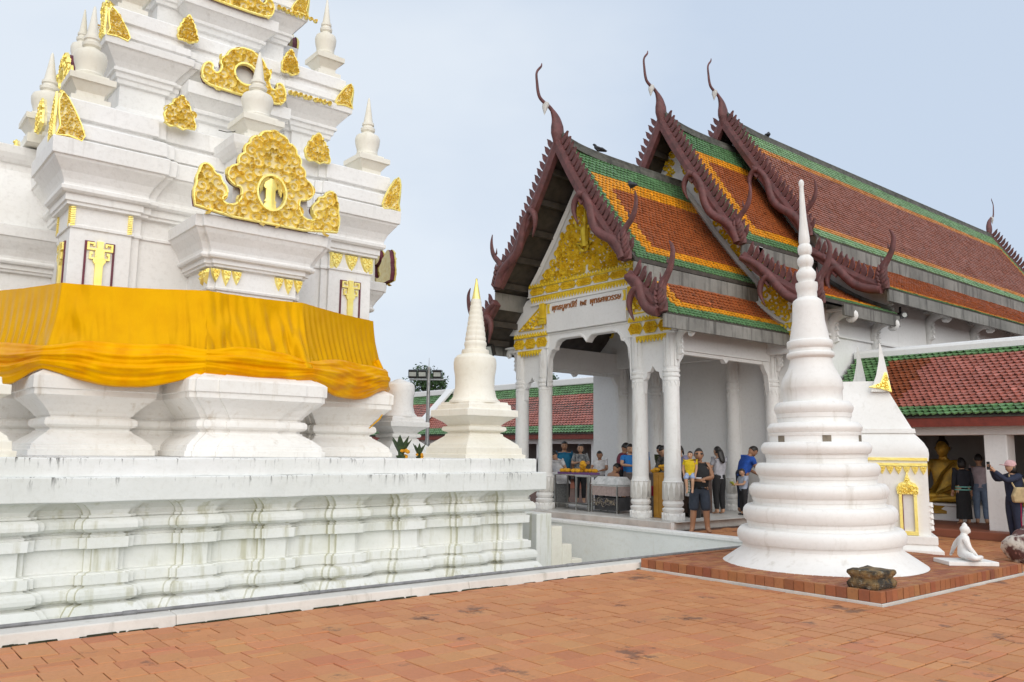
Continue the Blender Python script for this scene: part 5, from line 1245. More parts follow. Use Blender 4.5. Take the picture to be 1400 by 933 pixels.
def tree(label, x, y, h, r, n, seed, base):
    t = thing('leafy_tree', label, 'tree', (x, y, 0)); rg = random.Random(seed)
    q = MB(); q.tube([(0, 0, 0), (.1, 0, h*.4), (0, .1, h*.75)], [.22, .17, .08], 8)
    cl_ = []
    for k in range(11):
        a = rg.uniform(0, 6.28); d = r*rg.uniform(.1, .8); c = Vector((d*cos(a), d*sin(a), h*rg.uniform(.62, .93))); cl_.append((c, r*rg.uniform(.28, .5)))
        q.tube([(0, .05, h*.5), tuple(c*.6+Vector((0, 0, h*.22))), tuple(c)], [.07, .05, .015], 5)
    q.build('trunk', MT['bark'], t, smooth=True); q = MB()
    for i in range(n):
        c, cr_ = rg.choice(cl_); d = Vector((rg.gauss(0, 1), rg.gauss(0, 1), rg.gauss(0, .8))).normalized()*cr_*rg.uniform(.55, 1.08); p = c+d
        s = rg.uniform(.07, .15); u = Vector((rg.gauss(0, 1), rg.gauss(0, 1), rg.gauss(0, .6))).normalized(); v = u.cross(Vector((rg.gauss(0, 1), rg.gauss(0, 1), rg.gauss(0, 1)))).normalized()
        f = rg.uniform(.55, 1.5); q.add([p-u*s, p+v*s*.45, p+u*s, p-v*s*.45], [(0, 1, 2, 3)], 0, (base[0]*f, base[1]*f, base[2]*f))
    q.build('crown', MT['tleaf'], t, fix=False, kind='stuff')
tree('dark green tree showing behind the floodlights over the distant cloister roof', 33.5, 50.5, 7.7, 2.1, 3800, 3, (.035, .075, .02))
tree('light green tree showing through the porch over the cloister roof', 39.0, 44.0, 7.4, 2.0, 3600, 9, (.06, .11, .03))

# ------------------------------------------------------------------ people and statues
SK = {'tan': simple('tan_skin', (.52, .30, .19, 1), .55, var=.08), 'brown': simple('brown_skin', (.36, .185, .105, 1), .55, var=.08)}
HAIR = simple('black_hair', (.016, .013, .012, 1), .45); EYE = simple('dark_eyes', (.02, .015, .012, 1), .4); LIP = simple('lips', (.28, .09, .07, 1), .5)
CLT = {}
def cloth(name, c, rough=.85, c2=None):
    if name not in CLT: CLT[name] = simple(name, c, rough, var=.14, sc=14, c2=c2, bump=.15)
    return CLT[name]
def skin(name, pts, edges, mat, parent, sub=1):
    me = bpy.data.meshes.new(name); me.from_pydata([p for p, r in pts], edges, []); o = bpy.data.objects.new(name, me); COL.objects.link(o)
    o.modifiers.new('skin', 'SKIN'); sv = me.skin_vertices[0].data
    for i, (p, r) in enumerate(pts): sv[i].radius = (r, r) if not hasattr(r, '__len__') else r
    sv[0].use_root = True
    s = o.modifiers.new('sub', 'SUBSURF'); s.levels = sub; s.render_levels = sub
    dg = bpy.context.evaluated_depsgraph_get(); new = bpy.data.meshes.new_from_object(o.evaluated_get(dg)); o.modifiers.clear(); o.data = new; bpy.data.meshes.remove(me)
    new.name = name; new.materials.clear(); new.materials.append(mat); new.polygons.foreach_set('use_smooth', [True]*len(new.polygons))
    if parent: o.parent = parent
    return o
def head_geo(c, R, s, kind='body'):
    """ellipsoid head with brow, nose, chin and ears; returns verts, faces. c centre, R 3x3, s scale"""
    V = []; F = []; n, m = 20, 14
    for i in range(m+1):
        th = pi*i/m
        for j in range(n):
            ph = 2*pi*j/n; x, y, z = sin(th)*cos(ph), sin(th)*sin(ph), cos(th)
            X, Y, Z = x*.076, y*.095, z*.115
            if z < 0: X *= 1-.30*z*z; Y *= 1-.12*z*z
            if y > .6 and abs(x) < .3:
                if -.25 < z < .12: Y += .018*(1-abs(x)/.3)*(1 if z < -.1 else .5)
                if -.62 < z < -.42: Y += .006
                if -.95 < z < -.72: Y += .010
            if y > .5 and .05 < z < .2 and .2 < abs(x) < .6: Y -= .006
            V.append((X, Y, Z))
    for i in range(m):
        for j in range(n): F.append((i*n+j, (i+1)*n+j, (i+1)*n+(j+1) % n, i*n+(j+1) % n))
    for e in (-1, 1):
        b = len(V); E = [(e*.074, -.012, .02), (e*.09, -.022, .028), (e*.09, -.02, -.012), (e*.076, -.005, -.03), (e*.07, -.02, 0)]
        V += E; F += [(b, b+1, b+4), (b+1, b+2, b+4), (b+2, b+3, b+4), (b, b+3, b+2, b+1)]
    return [tuple(c+R @ (Vector(v)*s)) for v in V], F
def rotz(a): return Matrix.Rotation(a, 3, 'Z')
def rotx(a): return Matrix.Rotation(a, 3, 'X')
def person(label, loc, face, h=1.62, top=None, bottom=None, kind='trousers', skin_='tan', hair='short', sleeve=.55, lean=0, nod=0, turn=0, arms=None, legs=None, seat=None, fem=False, shoes=None, name='person', cat='person', statue=None, group=None, fat=1.17):
    """face: world angle the figure faces. Local: +y forward, x right, z up."""
    t = thing(name, label, cat, loc, face-pi/2, group); k = h/1.65; V3 = lambda p: Vector(p)*k
    hip = Vector((0, 0, .90 if seat is None else seat/k)); Rl = rotx(-lean)
    U = lambda x, y, z: hip+Rl @ (Vector((x, y, z))-Vector((0, 0, .90)))
    sw = .165 if fem else .185
    J = {'pel': hip, 'waist': U(0, .0, 1.04), 'chest': U(0, .0, 1.24), 'neck0': U(0, -.01, 1.37), 'neck': U(0, .0, 1.43)}
    arms = arms or {}
    P = []; E = []
    def add(p, r, par=None):
        P.append((tuple(V3(p)), r*k*fat if not hasattr(r, '__len__') else (r[0]*k*fat, r[1]*k*fat)))
        if par is not None: E.append((par, len(P)-1))
        return len(P)-1
    iP = add(J['pel'], (.125, .10)); iW = add(J['waist'], (.115 if fem else .125, .09), iP); sh_ = .86 if top else 1; iC = add(J['chest'], ((.135 if fem else .15)*sh_, .105*sh_), iW); iN0 = add(J['neck0'], .062 if top else .07, iC); iN = add(J['neck'], .05, iN0); add(U(0, .012, 1.50), .05, iN)
    limb = {}
    for s, nm in ((-1, 'l'), (1, 'r')):
        sh = U(s*sw, -.005, 1.345); d = {'elbow': (s*(sw+.05), -.02, 1.08), 'hand': (s*(sw+.06), .06, .84)}; d.update(arms.get(nm, {}))
        el = Vector(d['elbow']) if d.get('abs') else U(*d['elbow']); ha = Vector(d['hand']) if d.get('abs') else U(*d['hand'])
        a = add(sh, .056, iC); b = add(sh.lerp(el, .5), .047, a); c_ = add(el, .038, b); w0 = add(el.lerp(ha, .5), .036, c_); w1 = add(ha, .024, w0)
        dr = (ha-el).normalized(); sd = dr.cross(Vector((0, 0, 1))); sd = sd.normalized() if sd.length > .1 else Vector((1, 0, 0)); nr = sd.cross(dr)
        pm = add(ha+dr*.045, (.032, .018), w1)
        for f_, (o_, ln) in enumerate(((-.028, .062), (-.010, .074), (.010, .070), (.027, .055))):
            b1 = add(ha+dr*.085+sd*o_, .0095, pm); b2 = add(ha+dr*(.085+ln*.55)+sd*o_*1.05-nr*.008, .0085, b1); add(ha+dr*(.085+ln*.85)+sd*o_-nr*.028, .007, b2)
        tb = add(ha+dr*.035+sd*-.042*s, .011, pm); add(ha+dr*.075+sd*-.055*s-nr*.012, .009, tb)
        limb[nm] = (sh, el, ha)
    legs = legs or {}
    lj = {}
    for s, nm in ((-1, 'l'), (1, 'r')):
        d = {'knee': (s*.095, .015, .48), 'ankle': (s*.095, -.02, .075), 'toe': (s*.115, .13, .028)}; d.update(legs.get(nm, {}))
        hp = hip+Vector((s*.085, 0, -.03)); kn, an, to = Vector(d['knee']), Vector(d['ankle']), Vector(d['toe'])
        a = add(hp, .09, iP); b = add(hp.lerp(kn, .5), .078, a); c_ = add(kn, .054, b); e_ = add(kn.lerp(an, .4), .052, c_); f_ = add(an, .034, e_); add(an+(an-to).normalized()*.04+Vector((0, 0, -.04)), .028, f_) if seat is None else None; g_ = add(an.lerp(to, .55)+Vector((0, 0, -.015)), (.036, .022), f_); add(to, (.036, .018), g_)
        lj[nm] = (hp, kn, an, to)
    sk = statue or SK[skin_]
    body = skin('body', P, E, sk, t)
    # head joined into the body mesh
    Rh = Rl @ rotz(turn) @ rotx(-nod); hc = V3(U(0, .022+.03*sin(nod), 1.545))
    hv, hf = head_geo(hc, Rh, k*1.13); me = body.data; bm = bmesh.new(); bm.from_mesh(me); vs = [bm.verts.new(v) for v in hv]
    for f in hf:
        try: bm.faces.new([vs[i] for i in f]).smooth = True
        except ValueError: pass
    bm.to_mesh(me); bm.free()
    H = lambda x, y, z: hc+Rh @ (Vector((x, y, z))*k*1.1)
    q = MB()
    for e in (-1, 1):
        q.tube([H(e*.045, .083, .018), H(e*.033, .092, .022), H(e*.02, .090, .017)], [.003*k, .007*k, .003*k], 6); q.tube([H(e*.052, .078, .038), H(e*.034, .092, .045), H(e*.018, .092, .038)], [.002*k, .0045*k, .003*k], 5)
    q.build('eyes', statue or EYE, t); q = MB(); q.tube([H(-.024, .088, -.058), H(0, .096, -.056), H(.024, .088, -.058)], [.003*k, .007*k, .003*k], 6); q.build('mouth', statue or LIP, t)
    if hair != 'none':
        q = MB(); n, m = 18, 9; R = []
        low = {'short': -.25, 'long': -.35, 'pony': -.3, 'bob': -.45}.get(hair, -.25)
        for i in range(m+1):
            th = .02+(math.acos(low)-.02)*i/m
            row = []
            for j in range(n):
                ph = 2*pi*j/n; x, y, z = sin(th)*cos(ph), sin(th)*sin(ph), cos(th)
                if y > .15 and z < .45: y = y*.2+.1*.0; x *= .97; z = max(z, .32 if y > .05 else z)
                row.append(H(x*.086, y*.105-.008, z*.125+.008))
            R.append(row)
        q.rings(R)
        if hair == 'long': q.rings([[H(a*.08*cos(2*pi*j/10), -.06+.045*sin(2*pi*j/10)*a-.02*(1-zz), zz*.12) for j in range(10)] for zz, a in ((.3, .9), (-.3, 1.05), (-1.0, 1.05), (-1.7, .95), (-2.2, .7), (-2.4, .25))])
        if hair == 'pony': q.tube([H(0, -.09, .05), H(0, -.135, .03), H(0, -.15, -.06), H(0, -.13, -.16), H(0, -.11, -.2)], [.025*k, .035*k, .033*k, .022*k, .006*k], 7)
        if hair == 'bob': q.rings([[H(a*.088*cos(2*pi*j/12), -.035+.075*sin(2*pi*j/12)*a, zz*.12) for j in range(12)] for zz, a in ((.35, .95), (-.2, 1.05), (-.7, 1.0), (-.95, .75))])
        q.build('hair', statue or HAIR, t, smooth=True, angle=0)
    if top:
        P = []; E = []; pad = .016
        iP = add(J['waist'], (.132 if fem else .143, .108)); h0 = add(J['pel']+Vector((0, 0, -.01)), (.142, .118), iP); add(J['pel']+Vector((0, 0, -.035)), (.143, .12), h0); iW = iP; iC = add(J['chest'], (.152 if fem else .168, .124), iW); uc = add(J['chest'].lerp(J['neck0'], .6), (.15, .125), iC)
        if sleeve > 0: n0 = add(J['neck0'], .088, uc); add(J['neck0'].lerp(J['neck'], .45), .066, n0)
        for nm in ('l', 'r'):
            sh, el, ha = limb[nm]
            if sleeve <= 0: add(sh.lerp(J['chest'], .12)+Vector((0, 0, .0)), .066, iC); continue
            a = add(sh, .074, iC); pts_ = [sh.lerp(el, min(1, sleeve)*.6), sh.lerp(el, min(1, sleeve))]
            b = add(pts_[0], .060, a); c_ = add(pts_[1], .056, b)
            if sleeve > 1: d_ = add(el.lerp(ha, .5), .046, c_); add(el.lerp(ha, .93), .037, d_)
        skin('top', P, E, top, t)
    if bottom:
        if kind == 'skirt':
            q = MB(); z1 = J['pel']
            q.rings([[tuple(V3((a*cos(2*pi*j/16)+z1.x, b*sin(2*pi*j/16)+z1.y, z)))for j in range(16)] for z, a, b in ((1.0, .13, .105), (.88, .155, .125), (.7, .175, .14), (.45, .18, .145), (.2, .19, .15), (.14, .192, .152))]); q.build('skirt', bottom, t, smooth=True, angle=50)
        else:
            P = []; E = []; iP = add(J['pel']+Vector((0, 0, .0)), (.136, .112)); add(J['pel']+Vector((0, 0, .17)), (.128, .104), iP)
            for nm in ('l', 'r'):
                hp, kn, an, to = lj[nm]; a = add(hp, .102, iP); b = add(hp.lerp(kn, .5), .094, a); c_ = add(kn, .075 if kind == 'shorts' else .068, b)
                if kind == 'shorts': add(kn.lerp(an, .12), .074, c_)
                else: d_ = add(kn.lerp(an, .5), .064, c_); add(an+Vector((0, 0, .03)), .05, d_)
            skin('shorts' if kind == 'shorts' else 'trousers', P, E, bottom, t)
    if shoes:
        for nm in ('l', 'r'):
            hp, kn, an, to = lj[nm]; q = MB(); b = an+Vector((0, -.05, -.035)); q.tube([V3(b), V3(an.lerp(to, .3)+Vector((0, 0, -.02))), V3(an.lerp(to, .7)+Vector((0, 0, -.01))), V3(to+Vector((0, .03, 0)))], [.04*k, .046*k, .044*k, .02*k], 8, flat=(1, .8)); q.build('shoe', shoes, t, smooth=True)
    return t, (lambda x, y, z: V3(U(x, y, z)))
TOCAM = lambda x, y: atan2(-y, -x)
FZ = .177                                   # porch floor level
black, navy, denim, grey = cloth('black_cotton', (.018, .018, .02, 1)), cloth('navy_cotton', (.02, .028, .06, 1)), cloth('washed_denim', (.16, .22, .32, 1)), cloth('grey_cotton', (.42, .42, .46, 1))
whitec, blue, teal, red = cloth('white_cotton', (.70, .70, .72, 1)), cloth('royal_blue_cotton', (.015, .085, .42, 1)), cloth('teal_cotton', (.01, .16, .30, 1)), cloth('maroon_cotton', (.20, .025, .05, 1))
# man with a child on his arm
hold = {'l': {'elbow': (-.26, .03, 1.10), 'hand': (-.10, .27, 1.08)}, 'r': {'elbow': (.25, .0, 1.09), 'hand': (.02, .30, 1.05)}}
mx_, my_ = 13.85, 10.72
mt, _ = person('man in black tank top and sunglasses walking barefoot with a small child on his arm', (mx_, my_, 0), TOCAM(mx_, my_)+.1, 1.66, black, cloth('dark_denim', (.03, .04, .06, 1)), 'shorts', 'brown', sleeve=0, arms=hold, fat=1.35, legs={'l': {'knee': (-.12, .05, .48), 'ankle': (-.15, .0, .075), 'toe': (-.2, .14, .028)}, 'r': {'knee': (.12, .02, .48), 'ankle': (.15, -.03, .075), 'toe': (.2, .11, .028)}})
mt.children[0]
q = MB(); kk = 1.66/1.65
for e in (-1, 1): q.slab([[(e*.045+a, b) for a, b in ((-.028, .03), (.028, .03), (.022, -.002), (-.022, -.002))]], frame((0, .112*kk+.0, 1.56*kk), (1, 0, 0), (0, 0, 1), (0, 1, 0)), -.006, .008)
q.box(-.08, .08, .09, .115, 1.575*kk, 1.585*kk); q.build('sunglasses', EYE, mt)
q = MB(); q.box(-.02, .18, .24, .30, 1.09, 1.11); q.build('phone_in_hand', whitec, mt)
dirf = Vector((cos(TOCAM(mx_, my_)), sin(TOCAM(mx_, my_)), 0)); rgtf = Vector((dirf.y, -dirf.x, 0))
cp = Vector((mx_, my_, 0))+dirf*.20-rgtf*.06
cp = Vector((mx_, my_, 0))+dirf*.17+rgtf*-.0
# (the child sits on the forearm at the viewer's left of the man)
cp = Vector((mx_, my_, 0))+dirf*.19+rgtf*.17
person('small child in a yellow shirt carried on the arm of the man in black', (cp.x, cp.y, .66), TOCAM(mx_, my_)-.2, 1.0, cloth('yellow_cotton', (.72, .50, .012, 1)), cloth('pale_blue_shorts', (.34, .42, .62, 1)), 'shorts', 'tan', sleeve=.6, seat=.5, arms={'l': {'elbow': (-.22, .06, 1.12), 'hand': (-.2, .16, .92)}, 'r': {'elbow': (.24, .02, 1.1), 'hand': (.2, .1, .92)}}, legs={'l': {'knee': (-.12, .22, .74), 'ankle': (-.11, .24, .34), 'toe': (-.12, .36, .24)}, 'r': {'knee': (.10, .25, .72), 'ankle': (.07, .24, .32), 'toe': (.07, .36, .22)}})
# porch visitors
person('long-haired woman in grey T-shirt and black trousers standing with her back turned', (16.35, 12.08, FZ), AZ+.5, 1.55, grey, black, 'trousers', 'tan', 'long', .6, fem=True, nod=.2, arms={'l': {'elbow': (-.22, .08, 1.1), 'hand': (-.1, .25, 1.1)}, 'r': {'elbow': (.22, .08, 1.1), 'hand': (.1, .25, 1.1)}})
bt, U_ = person('little boy in dark vest holding yellow green flowers beside the big chedi', (16.66, 11.63, FZ), AZ+pi*.62, 1.05, cloth('grey_blue_shirt', (.40, .46, .58, 1)), black, 'trousers', 'tan', 'short', .6, nod=.3, arms={'r': {'elbow': (.2, .12, 1.12), 'hand': (.1, .33, 1.1)}, 'l': {'elbow': (-.2, .12, 1.12), 'hand': (-.08, .33, 1.1)}}, shoes=black)
q = MB()
for s in (-.06, 0, .07): q.tube([U_(.02+s*.2, .36, 1.05), U_(.02+s, .5, 1.2)], [.012, .02], 5)
q.build('flower_stems', simple('lotus_stems', (.42, .45, .06, 1), .6), bt)
person('man in royal blue shirt bowing his head beside the little boy', (17.08, 11.95, FZ), AZ-pi*.42, 1.66, blue, navy, 'trousers', 'brown', 'short', .6, lean=.45, nod=.5, arms={'l': {'elbow': (-.2, .2, 1.15), 'hand': (-.06, .42, 1.12)}, 'r': {'elbow': (.2, .2, 1.15), 'hand': (.06, .42, 1.12)}})
person('woman with ponytail in lilac blouse bending over the brown table', (16.4, 13.2, FZ), AZ+pi*.75, 1.58, cloth('lilac_cotton', (.28, .27, .42, 1)), denim, 'trousers', 'tan', 'pony', .6, lean=.2, nod=.45, fem=True, arms={'l': {'elbow': (-.2, .15, 1.12), 'hand': (-.12, .38, 1.02)}, 'r': {'elbow': (.2, .15, 1.12), 'hand': (.12, .38, 1.02)}})
floral = cloth('dark_floral', (.03, .035, .03, 1), c2=(.16, .14, .13, 1))
person('long-haired woman in dark floral blouse bending between the two right columns', (16.0, 13.28, FZ), AZ+pi*.7, 1.6, floral, denim, 'trousers', 'tan', 'long', 1.3, lean=.3, nod=.4, fem=True, arms={'l': {'elbow': (-.18, .2, 1.14), 'hand': (-.1, .42, 1.06)}, 'r': {'elbow': (.18, .2, 1.14), 'hand': (.1, .42, 1.06)}})
person('dark-haired woman half hidden behind the woman in the floral blouse', (16.5, 13.85, FZ), AZ+pi*.72, 1.6, cloth('olive_print', (.06, .075, .03, 1)), navy, 'trousers', 'tan', 'bob', .7, lean=.2, nod=.4, fem=True)
person('man in maroon T-shirt standing at the table and reaching to the right', (15.9, 14.75, FZ), AZ-pi*.38, 1.64, red, black, 'trousers', 'brown', 'short', .6, lean=.12, nod=.3, arms={'l': {'elbow': (-.22, .12, 1.12), 'hand': (-.08, .40, 1.05)}, 'r': {'elbow': (.22, .1, 1.1), 'hand': (.1, .40, 1.04)}})
person('man in bright blue polo shirt facing the stainless tables', (15.75, 14.35, FZ), TOCAM(15.7, 14.3)+.35, 1.6, cloth('azure_cotton', (.02, .19, .55, 1)), cloth('taupe_trousers', (.12, .10, .10, 1)), 'trousers', 'tan', 'short', .6, nod=.25, arms={'l': {'elbow': (-.26, .1, 1.14), 'hand': (-.12, .36, 1.1)}, 'r': {'elbow': (.26, .1, 1.14), 'hand': (.06, .38, 1.12)}})
person('person in light blue mostly hidden by the man in the bright blue polo', (16.45, 14.62, FZ), TOCAM(16, 14)+.2, 1.66, cloth('light_blue_cotton', (.2, .34, .6, 1)), navy, 'trousers', 'tan', 'short', .6)
person('bare-backed man sitting on a white plastic chair behind the white-topped box', (15.25, 14.6, FZ), AZ-pi*.35, 1.55, None, cloth('brown_shorts', (.08, .06, .05, 1)), 'shorts', 'brown', 'short', lean=.35, nod=.4, seat=.46, legs={'l': {'knee': (-.14, .38, .47), 'ankle': (-.14, .36, .08), 'toe': (-.15, .5, .03)}, 'r': {'knee': (.14, .38, .47), 'ankle': (.14, .36, .08), 'toe': (.15, .5, .03)}}, arms={'l': {'elbow': (-.24, .15, 1.1), 'hand': (-.16, .38, 1.06)}, 'r': {'elbow': (.24, .15, 1.1), 'hand': (.16, .38, 1.06)}})
person('boy in white T-shirt behind the tray of yellow flowers', (16.1, 15.75, FZ), TOCAM(16, 16)-.2, 1.42, whitec, navy, 'trousers', 'brown', 'short', .6, nod=.3, arms={'l': {'elbow': (-.25, .1, 1.12), 'hand': (-.1, .34, 1.08)}, 'r': {'elbow': (.25, .1, 1.12), 'hand': (.1, .34, 1.1)}})
person('woman in checked grey shirt standing behind the flower tables', (16.5, 16.9, FZ), TOCAM(16.5, 16.9), 1.6, cloth('checked_grey', (.07, .08, .10, 1), c2=(.40, .42, .42, 1)), black, 'trousers', 'tan', 'bob', .8, nod=.1, fem=True, arms={'l': {'elbow': (-.24, .08, 1.12), 'hand': (-.08, .28, 1.16)}, 'r': {'elbow': (.24, .08, 1.12), 'hand': (.08, .28, 1.16)}})
person('man in teal shirt standing just right of the left column', (16.3, 17.35, FZ), TOCAM(16.3, 17.3), 1.68, teal, black, 'trousers', 'brown', 'short', .6, nod=.15)
person('person in white T-shirt leaning down behind the left column', (15.1, 16.25, FZ), TOCAM(15, 16)-.5, 1.5, whitec, grey, 'trousers', 'tan', 'short', .6, lean=.5, nod=.3)
person('dark-haired woman in dark top seen left of the left column', (16.2, 18.05, FZ), TOCAM(16.2, 18), 1.55, cloth('charcoal_top', (.06, .055, .055, 1)), navy, 'trousers', 'tan', 'long', 1.3, fem=True)
# visitors at the right cloister
wt, U_ = person('woman in navy tracksuit and pink cap photographing with raised phone', (17.16, 6.06, 0.0), AZ+pi*.53, 1.5, navy, navy, 'trousers', 'tan', 'bob', 1.5, fem=True, nod=-.12, arms={'r': {'elbow': (.16, .24, 1.28), 'hand': (.05, .42, 1.5)}, 'l': {'elbow': (-.16, .24, 1.26), 'hand': (-.03, .42, 1.48)}}, shoes=cloth('dark_shoes', (.03, .03, .035, 1)))
kk = 1.5/1.65
q = MB(); q.rings([[(.098*a*cos(2*pi*j/16)*kk, (.02+.112*a*sin(2*pi*j/16))*kk, z*kk) for j in range(16)] for z, a in ((1.56, 1.0), (1.60, 1.02), (1.64, .93), (1.675, .65), (1.69, .2))]); q.rings([[(-.08, .09, 1.575*kk), (.08, .09, 1.575*kk), (.05, .21, 1.585*kk), (-.05, .21, 1.585*kk)], [(-.08, .09, 1.585*kk), (.08, .09, 1.585*kk), (.05, .21, 1.597*kk), (-.05, .21, 1.597*kk)]]); q.build('cap', cloth('pink_cap', (.72, .45, .46, 1)), wt, smooth=True, angle=50)
q = MB(); c = U_(.01, .50, 1.56); q.box(c.x-.04, c.x+.04, c.y-.006, c.y+.006, c.z-.07, c.z+.08); q.build('phone', MT['black'], wt)
hb = thing('handbag', 'straw-coloured shoulder bag hanging at the side of the photographing woman', 'bag', (17.16, 6.06, .76), AZ+pi*.53-pi/2)
q = MB(); q.rings([[(x, -.17+.0, 0), (x, .17, 0), (x, .19, .12), (x, .12, .28), (x, -.12, .28), (x, -.19, .12)] for x in (-.27, -.17)]); q.build('bag_body', cloth('straw', (.52, .40, .22, 1)), hb, bevel=.03); q = MB(); q.tube([(-.22, -.12, .26), (-.12, -.1, .45), (.1, -.05, .55)], .014, 5); q.tube([(-.22, .12, .26), (-.14, .14, .40), (-.05, .1, .5)], .014, 5); q.build('strap', cloth('straw', (.52, .40, .22, 1)), hb)
for s in (-1, 1):
    q = MB(); q.tube([Vector((s*.165, -.02, .86)), Vector((s*.165, .0, .5)), Vector((s*.148, -.02, .1))], [.022, .02, .018], 5, flat=(.4, 1)); q.build('trouser_stripe', cloth('crimson_stripe', (.35, .02, .08, 1)), wt)
dt, U_ = person('woman in long black skirt and dark jacket with mint stripes facing the statues', (18.82, 7.62, .155), AZ-.1, 1.38, cloth('dark_jacket', (.02, .024, .035, 1)), black, 'skirt', 'tan', 'bob', 1.5, fem=True)
q = MB()
for z in (.86, .93): q.rings([[(.162*cos(2*pi*j/14), .134*sin(2*pi*j/14), z*.836+d) for j in range(14)] for d in (0, .022)])
q.build('mint_stripe', cloth('mint', (.25, .62, .55, 1)), dt)
jt, U_ = person('person in blue jeans with a black shoulder bag beside the woman in the long skirt', (19.2, 7.42, .155), AZ-.5, 1.46, cloth('pale_pink_top', (.5, .42, .46, 1)), denim, 'trousers', 'tan', 'short', .7, fem=True)
q = MB(); q.rings([[(.2, -.14, .62), (.2, .16, .62), (.2, .18, .78), (.2, .1, .92), (.2, -.1, .92), (.2, -.16, .78)], [(.32, -.14, .62), (.32, .16, .62), (.32, .18, .78), (.32, .1, .92), (.32, -.1, .92), (.32, -.16, .78)]]); q.tube([(.25, -.1, .9), (.2, -.05, 1.2), (.12, -.02, 1.36)], .012, 5); q.build('shoulder_bag', MT['black'], jt)
# seated statues
SEAT = {'l': {'knee': (-.34, .26, .10), 'ankle': (.06, .30, .07), 'toe': (.2, .26, .05)}, 'r': {'knee': (.34, .26, .10), 'ankle': (-.06, .30, .12), 'toe': (-.2, .26, .12)}}
def buddha(label, x, y, z, face, h):
    bt, U_ = person(label, (x, y, z), face, h, None, None, name='buddha_statue', cat='statue', statue=simple('old_gilding', (.80, .48, .06, 1), .4, .4, c2=(.40, .24, .05, 1), sc=6), hair='none', seat=.12*h/1.65, legs=SEAT, arms={'l': {'elbow': (-.26, .02, 1.08), 'hand': (-.02, .24, .96)}, 'r': {'elbow': (.27, .04, 1.06), 'hand': (.26, .28, .96)}})
    q = MB(); k = h/1.65; c = U_(0, .01, 1.57)
    q.rings([[(c.x+a*.085*k*cos(2*pi*j/14), c.y+(-.006+a*.1*sin(2*pi*j/14))*k, c.z+zz*k) for j in range(14)] for zz, a in ((.0, 1.02), (.05, .96), (.09, .74), (.115, .5), (.15, .46), (.18, .3), (.23, .04))]); q.build('hair_curls', simple('dark_lacquer', (.05, .04, .03, 1), .5), bt, smooth=True)
    q = MB(); q.tube([U_(-.14, .06, 1.36), U_(0, .12, 1.2), U_(.1, .11, 1.0), U_(.12, .1, .92)], [.05*k, .06*k, .06*k, .05*k], 8, flat=(1, .4)); q.build('robe_fold', simple('amber_robe', (.42, .23, .02, 1), .5), bt, smooth=True)
    q = MB(); mould(q, rect(.42*k, .34*k), [(-.12*k, .03), (-.08*k, .03), (-.06*k, 0), (-.02*k, .02), (0, .02)], c=(0, .1*k)); q.build('lotus_seat', simple('amber_robe', (.42, .23, .02, 1), .5), bt); return bt
buddha('large seated gilded Buddha in the shade of the cloister left of the column', 20.3, 8.62, .50, pi+.25, 2.72)
buddha('seated gilded Buddha cut off by the right edge beyond the cloister column', 20.2, 6.10, .73, pi, 2.4)
hm = thing('hermit_base', 'white slab under the small white seated figure on the plinth corner', 'slab', (12.05, 4.90, .15), radians(-41))
hm.name = 'statue_slab'
q = MB(); q.box(-.33, .33, -.22, .22, 0, .055); q.build('slab', MT['chedi'], hm, bevel=.008)
person('small white plaster figure of a seated hermit leaning on one arm', (12.05, 4.92, .2), radians(-60), .76, None, None, name='hermit_statue', cat='statue', statue=MT['chedi'], hair='none', seat=.1, nod=.05, lean=.06, fat=1.55, legs={'l': {'knee': (-.42, .18, .1), 'ankle': (-.04, .34, .07), 'toe': (.16, .3, .05)}, 'r': {'knee': (.5, .16, .12), 'ankle': (.06, .36, .12), 'toe': (-.14, .32, .1)}}, arms={'l': {'elbow': (-.33, -.12, 1.12), 'hand': (-.42, -.18, .86)}, 'r': {'elbow': (.26, .08, 1.08), 'hand': (.2, .22, .90)}})
hs = bpy.data.objects['hermit_statue']; hs.scale = (1.35, 1.25, 1.0); q = MB(); kk = .76/1.65
hd = [o for o in hs.children if o.name.startswith('body')][0]; vt = max(hd.data.vertices, key=lambda v: v.co.z).co; zt = vt.z
q.lathe([(-.09*kk, .098*kk), (-.05*kk, .108*kk), (-.02*kk, .105*kk), (.02*kk, .09*kk), (.05*kk, .06*kk), (.09*kk, .055*kk), (.14*kk, .02*kk), (.15*kk, .003)], 16, (vt.x, vt.y-.01, zt-.05*kk)); q.build('turban', MT['chedi'], hs, smooth=True)
# ------------------------------------------------------------------ porch furniture
MT['inox'] = simple('stainless_steel', (.55, .54, .52, 1), .28, .85, var=.1)
MT['tray'] = simple('marigold_garlands', (.80, .42, .01, 1), .75, c2=(.62, .30, .02, 1), sc=40, bump=.8)
MT['lwood'] = simple('varnished_wood', (.45, .23, .035, 1), .4, c2=(.32, .15, .02, 1), sc=5)
def steel_table(label, x, y, w, d, h, shelf=True, rz=pi/2, mesh=False):
    t = thing('steel_table', label, 'table', (x, y, FZ), rz)
    q = MB(); q.box(-w/2, w/2, -d/2, d/2, h-.03, h); q.build('table_top', MT['inox'], t, bevel=.006)
    for a in (-1, 1):
        for b in (-1, 1): q = MB(); q.box(a*(w/2-.03)-.018, a*(w/2-.03)+.018, b*(d/2-.03)-.018, b*(d/2-.03)+.018, 0, h-.031); q.build('leg', MT['inox'], t)
    q = MB(); q.box(-w/2+.05, w/2-.05, -d/2+.05, d/2-.05, .12, .14); q.build('shelf', MT['inox'], t); return t
steel_table('stainless steel table under the long tray of yellow garlands', 14.62, 15.05, 1.3, .5, .86)
steel_table('narrow stainless steel stand left of the white-topped box', 14.45, 14.52, .5, .45, .84)
